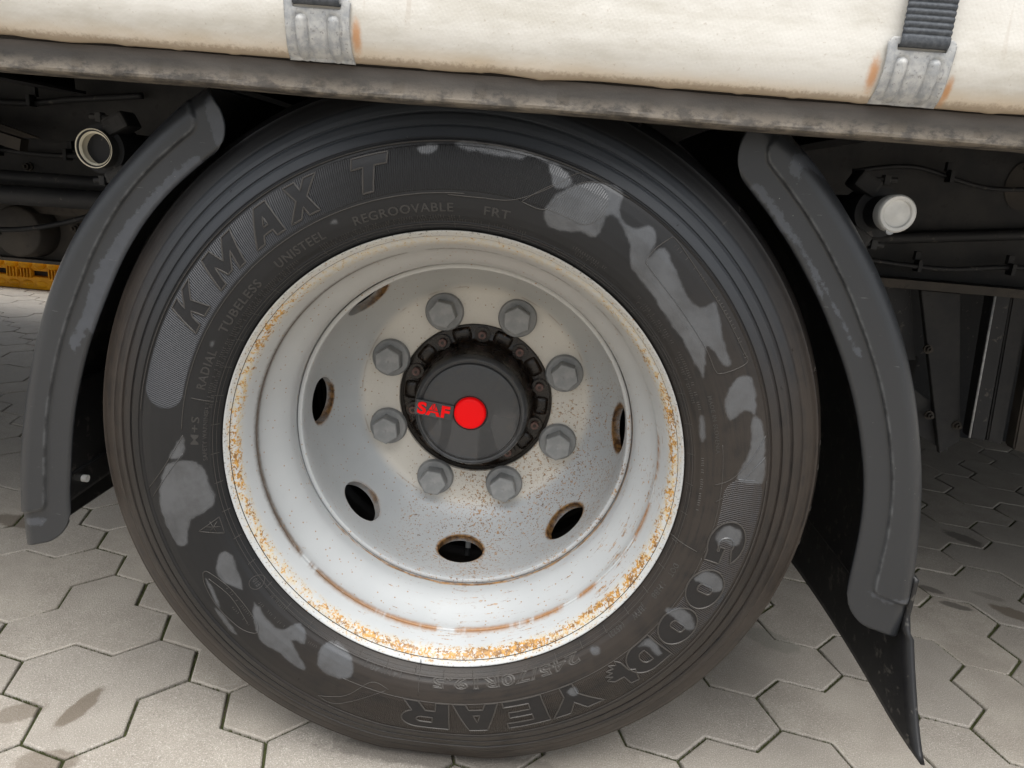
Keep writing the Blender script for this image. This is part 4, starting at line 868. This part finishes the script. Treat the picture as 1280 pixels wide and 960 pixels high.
def mudguard(side, t_top, t_bot, inner, outer, polys, label):
    """angles measured from the wheel centre; side +1 right, -1 left (angles mirrored to +x)"""
    inner, outer = smooth_tab(inner), smooth_tab(outer)
    EDG = []; NU, NS = 300, 72; V = []; F = []; RC = .035
    for i in range(NU+1):
        for s in range(NS+1):
            f = s/NS; um = i/NU
            tm = t_top+(t_bot-t_top)*um; ri, ro = sec(inner, tm), sec(outer, tm); wdt = ro-ri; d = f*wdt
            R2 = RC if f < .5 else .012
            dd = d if f < .5 else wdt-d
            cut_ = R2-math.sqrt(max(0, R2*R2-max(0, R2-dd)**2)) if (dd < R2 and f < .5) else 0
            ca = math.degrees(cut_/.45)
            tt = t_top-ca+(t_bot+ca-(t_top-ca))*um
            ri, ro = sec(inner, tt), sec(outer, tt); r = ri+(ro-ri)*f
            de = min((t_top-ca-tt), (tt-t_bot-ca))*DEG*r
            dtop = (t_top-ca-tt)*DEG*r+.008*0; dbot = (tt-t_bot-ca)*DEG*r
            CR = .016; e1, e3 = d-.0265, dtop-.024; q1 = CR-math.hypot(max(0, CR-e1), max(0, CR-e3)); CR2 = .010; q2 = CR2-math.hypot(max(0, CR2-e1), max(0, CR2-(dbot-.040)))
            qq = min(q1, q2); EDG.append(math.exp(-((qq-.0030)/.0013)**2)); k = min(1, max(0, qq/.0035)); k = k*k*(3-2*k)
            y = .002-.0042*k
            dist_o = (ro-ri)*(1-f); RR = .022
            if dist_o < RR: y += RR-math.sqrt(max(0, RR*RR-(RR-dist_o)**2))
            if d < .004: y += .0035*(1-d/.004)**2
            a = tt*DEG; V.append((side*r*math.cos(a), y, r*math.sin(a)))
    w = NS+1
    for i in range(NU):
        for s in range(NS): F.append((i*w+s, i*w+s+1, (i+1)*w+s+1, (i+1)*w+s))
    n0 = len(V)     # tunnel surface going back over both tyres
    depths = [.010, .05, .15, .30, .50]
    for i in range(NU+1):
        bx, by, bz = V[i*w+NS]
        for q, dp in enumerate(depths): V.append((bx, by+dp, bz))
    m = len(depths)
    for i in range(NU):
        F.append((i*w+NS, n0+i*m, n0+(i+1)*m, (i+1)*w+NS))
        for q in range(m-1): F.append((n0+i*m+q, n0+i*m+q+1, n0+(i+1)*m+q+1, n0+(i+1)*m+q))
    if side > 0: F = [f[::-1] for f in F]
    o = mesh('mudguard', V, F, MAT_GUARD, trl, True, (0, -1.2, HW), sharp=60)
    o['label'] = label
    film_sheen_attr(o, [[(p[0], p[1]) for p in round_poly(f)] for f in polys])
    at = o.data.attributes.new('edge', 'FLOAT', 'POINT'); at.data.foreach_set('value', np.array(EDG+[0.0]*(len(o.data.vertices)-len(EDG)), np.float32))
    md = o.modifiers.new('s', 'SOLIDIFY'); md.thickness = .004; md.offset = -1; o.data.materials.append(MAT_FLAP); md.material_offset = 1
    return o
mgR = mudguard(1, 54.5, -16.8, [(56, .437), (49, .430), (37, .429), (30, .431), (23, .435), (11, .447), (2, .458), (-8, .468), (-12, .474), (-18, .486)],
         [(56, .494), (48, .495), (36, .496), (24, .503), (12, .513), (4, .523), (-4, .536), (-12, .553), (-18, .566)], GUARD_SHEEN_R, 'right-hand mudguard with wet sheen painted in pale patches along its lip')
mgL = mudguard(-1, 54.6, -17.2, [(56, .412), (51, .411), (38, .416), (30, .417), (21, .418), (12, .424), (5, .431), (-5, .444), (-11, .456), (-18, .470)],
         [(56, .470), (53, .471), (41, .471), (27, .479), (11, .489), (1, .501), (-8, .518), (-14, .532), (-18, .542)], MUDL, 'left-hand mudguard with wet sheen painted as a pale streak down its lip')
# ---- mud flaps hanging behind each mudguard
def flap(side, x, ztop, zbot, y0, y1, curl):
    NZ, NY = 30, 24; V = []; F = []
    for i in range(NZ+1):
        z = ztop+(zbot-ztop)*i/NZ
        for j in range(NY+1):
            t = j/NY; yz = y0 if side < 0 else y0+.084*min(1, max(0, (z-zbot)/.13))**.8; y = yz+(y1-yz)*t
            xx = x+side*(.010*math.sin(t*PI)*(.3+i/NZ*.7))
            e = max(0, 1-t*7)*(1 if z < .27 else 0); xx += side*curl*e*e*(.4+.6*i/NZ)
            V.append((xx, y, z-(.006*t*t if i == NZ else 0)))
    w = NY+1
    for i in range(NZ):
        for j in range(NY): F.append((i*w+j, i*w+j+1, (i+1)*w+j+1, (i+1)*w+j))
    o = T('mud_flap', V, F, MAT_FLAP); md = o.modifiers.new('s', 'SOLIDIFY'); md.thickness = .005; return o
fR = flap(1, .537, .335, .158, -.078, .52, .006); fR['label'] = 'long black rubber flap under the right-hand mudguard'
fL = flap(-1, -.468, .46, .3150, .006, .52, -.0); fL['label'] = 'short black rubber flap inside the left-hand mudguard'
bm = bmesh.new(); box(bm, (-.4655, .26, .349), (.006, .50, .0035)); TB('flap_strip', bm, MAT_IRON)
bm = bmesh.new(); cyl(bm, (-.470, .056, .334), (-.459, .056, .334), .0045, 12); TB('flap_rivet', bm, MAT_PLUG, True)
# ---- mudguard support tubes
V, F = revolve([(.55, .0215), (.092, .0215), (.090, .0205), (.0905, .0195), (.094, .0185)], 40); V = [(v[0]-.4445, v[1], v[2]+.7315) for v in V]
tb = T('support_tube', V, F, MAT_IRON2, True, 40); tb['label'] = 'open end of the tube that carries the left-hand mudguard'
V, F = revolve([(.094, .0186), (.104, .0180), (.110, .0150), (.112, .0120)], 40)
V = [(v[0]-.4445+(.0035+.0022*math.sin(5*math.atan2(v[2], v[0])+1) if k >= 80 else 0), v[1], v[2]+.7315) for k, v in enumerate(V)]; T('torn_plug', V, F, MAT_CREAM)
V, F = revolve([(.094, .0188), (.40, .0188)], 40); V = [(v[0]-.4445, v[1], v[2]+.7315) for v in V]; T('tube_lining', V, F, MAT_IRON)
V, F = revolve([(.0945, .0168), (.0920, .0192), (.0915, .0208), (.0895, .0220), (.0900, .0208)], 40); V = [(v[0]-.4445, v[1], v[2]+.7315) for v in V]; T('tube_rim', V, F, MAT_CREAM)
V, F = revolve([(.55, .0185), (.075, .0185), (.072, .0180)], 40); V = [(v[0]+.4560, v[1], v[2]+.7330) for v in V]; T('support_tube', V, F, MAT_IRON, True, 40)
V, F = revolve([(.075, .0198), (.0630, .0202), (.0600, .0196), (.0585, .0182), (.0592, .0150), (.0615, .0138), (.0618, .0130), (.0612, .0090), (.0602, .00005)], 48); V = [(v[0]+.4560, v[1], v[2]+.7330) for v in V]
tc = T('tube_plug', V, F, MAT_PLUG, True, 40); tc['label'] = 'white plastic plug on the tube beside the right-hand mudguard'
bm = bmesh.new(); cyl(bm, (.452, .0625, .7150), (.452, .0600, .7150), .0045, 16); TB('plug_boss', bm, MAT_GALV, True)
def clamp(x, z, side):
    bm = bmesh.new(); cyl(bm, (x, .105, z), (x, .150, z), .0275, 32)
    TB('tube_clamp', bm, MAT_IRON, True)
    for dz in (1, -1):
        bm = bmesh.new(); box(bm, (x-side*.020, .115, z+dz*.030), (.028, .034, .020), Matrix.Rotation(side*.5, 3, 'Y'), .004); TB('clamp_lug', bm, MAT_IRON2)
        bm = bmesh.new(); cyl(bm, (x-side*.030, .106, z+dz*.034), (x+side*.012, .106, z+dz*.036), .0030, 10); box(bm, (x+side*.000, .106, z+dz*.0355), (.007, .011, .011), None, .001); TB('clamp_screw', bm, MAT_IRON2)
clamp(.4560, .7330, 1); clamp(-.4445, .7315, -1)
# ================================================================== BUCKLES AND STRAPS
def cur_y(z): return float(np.interp(z, [p[1] for p in cp[2:12]], [p[0] for p in cp[2:12]]))
def buckle(x0, w, zb, zt, label, strap_top):
    g = thing('strap_buckle', label, 'buckle', (x0, -.07, zb), 'strap buckles hooked over the side rail')
    h = zt-zb; NX, NZ = 44, 56; sl0, sl1 = .80*h, .895*h; sw = .36*w
    bm = bmesh.new(); grid = {}
    def Y(u, v):
        z = zb+v; y = cur_y(max(z, .8265))-.0035
        if v < .012: y += (.012-v)**2*30
        for cx in (-.24*w, .24*w):
            d = math.hypot((u-cx)/(.050*w), max(0, abs(v-.36*h)-.24*h)/(.050*w)); y -= .0034*max(0, 1-(d/1.35)**2)**.8
            y += .0015*math.exp(-((d-1.9)/.4)**2)
        e = .5*w-abs(u); y += .0020*math.exp(-e/.0018); return y
    for i in range(NX+1):
        for j in range(NZ+1):
            u = (i/NX-.5)*w; v = j/NZ*h
            wd = 1.0 - .05*math.sin(min(1, v/h)*PI)
            grid[i, j] = (u*wd, v)
    V = {}
    for (i, j), (u, v) in grid.items(): V[i, j] = bm.verts.new((u, Y(u, v)+.07, v))
    for i in range(NX):
        for j in range(NZ):
            u = ((i+.5)/NX-.5)*w; v = (j+.5)/NZ*h
            if abs(u) < sw and sl0 < v < sl1: continue
            eu = .5*w-abs(u); ev = h-v
            if eu < .006 and ev < .006 and math.hypot(.006-eu, .006-ev) > .006: continue
            bm.faces.new((V[i, j], V[i+1, j], V[i+1, j+1], V[i, j+1]))
    for v in [v for v in bm.verts if not v.link_faces]: bm.verts.remove(v)
    o = from_bm('buckle_plate', bm, MAT_GALV, g, True, sharp=50); md = o.modifiers.new('s', 'SOLIDIFY'); md.thickness = .0022; md.offset = 0
    # webbing: passes through the slot and runs up the curtain
    sw2 = sw*.96; V = []; F = []; path = []
    z0 = zb+sl0+.0035; path = [(cur_y(z0)-.0015, z0+.006), (cur_y(z0)-.0045, z0-.0002), (cur_y(z0)-.0080, z0), (cur_y(z0)-.0092, z0+.003)]
    zz = z0+.006
    while zz < strap_top: path.append((cur_y(min(zz, .95))-.0085, zz)); zz += .02 if zz > 1.0 else .0010
    n = len(path)
    for k, (y, z) in enumerate(path):
        rib = .0009*math.sin(z*2*PI/.0050) if z < 1.0 else 0
        for q in range(9):
            t = q/8*2-1; tw = sw2*(1.0); V.append((t*tw+.012*(z-z0)*.3, y+.07-rib+(.0012*abs(t)**8), z-zb))
    for k in range(n-1):
        for q in range(8): F.append((k*9+q, k*9+q+1, (k+1)*9+q+1, (k+1)*9+q))
    o = mesh('webbing_strap', V, F, MAT_WEB, g, True); md = o.modifiers.new('s', 'SOLIDIFY'); md.thickness = .0018; md.offset = 0
    return g
buckle(-.1330, .0600, .8240, .8745, 'grey galvanised strap buckle above the K of the tyre lettering, nearer the left edge', 3.6)
buckle(.3880, .0580, .8250, .8765, 'grey galvanised strap buckle above the right mudguard, orange rust stain beside it', 3.6)
# ================================================================== YELLOW KERB BLOCKS beyond the trailer
def ybeam(x, label):
    g = thing('yellow_barrier', label, 'barrier', (x, 2.95, 0), 'yellow plastic barriers beyond the trailer')
    bm = bmesh.new(); box(bm, (0, .06, .135), (.98, .16, .075), None, .012); from_bm('upper_shell', bm, MAT_YEL, g, True)
    bm = bmesh.new(); box(bm, (0, .06, .035), (.98, .16, .070), None, .010); from_bm('lower_shell', bm, MAT_YEL, g, True)
    bm = bmesh.new(); box(bm, (0, .075, .085), (.96, .12, .030)); from_bm('core', bm, MAT_BROWN, g)
    for k in range(13):
        bx = -.45+k*.075
        V, F = revolve([(-.030, .0005), (-.028, .012), (-.020, .024), (-.006, .031), (.0, .033)], 20); V = [(v[0]+bx, v[1]*1.5-.016, v[2]+.140) for v in V]; mesh('dome', V, F, MAT_YEL, g)
        if k % 3 != 1:
            for q in range(4):
                bm = bmesh.new(); box(bm, (bx-.026+q*.017, -.018, .086), (.006, .030, .050), None, .001); from_bm('rib', bm, MAT_YEL, g)
        V, F = revolve([(-.012, .002), (-.010, .018), (-.002, .030), (.004, .036)], 20, False, 0, 2*PI); V = [(v[0]+bx, v[1]-.020, v[2]*.6+.030) for v in V]; mesh('foot_boss', V, F, MAT_YEL, g)
ybeam(-2.62, 'ribbed yellow plastic barrier standing on the sunlit paving past the trailer')
bpy.context.view_layer.update()
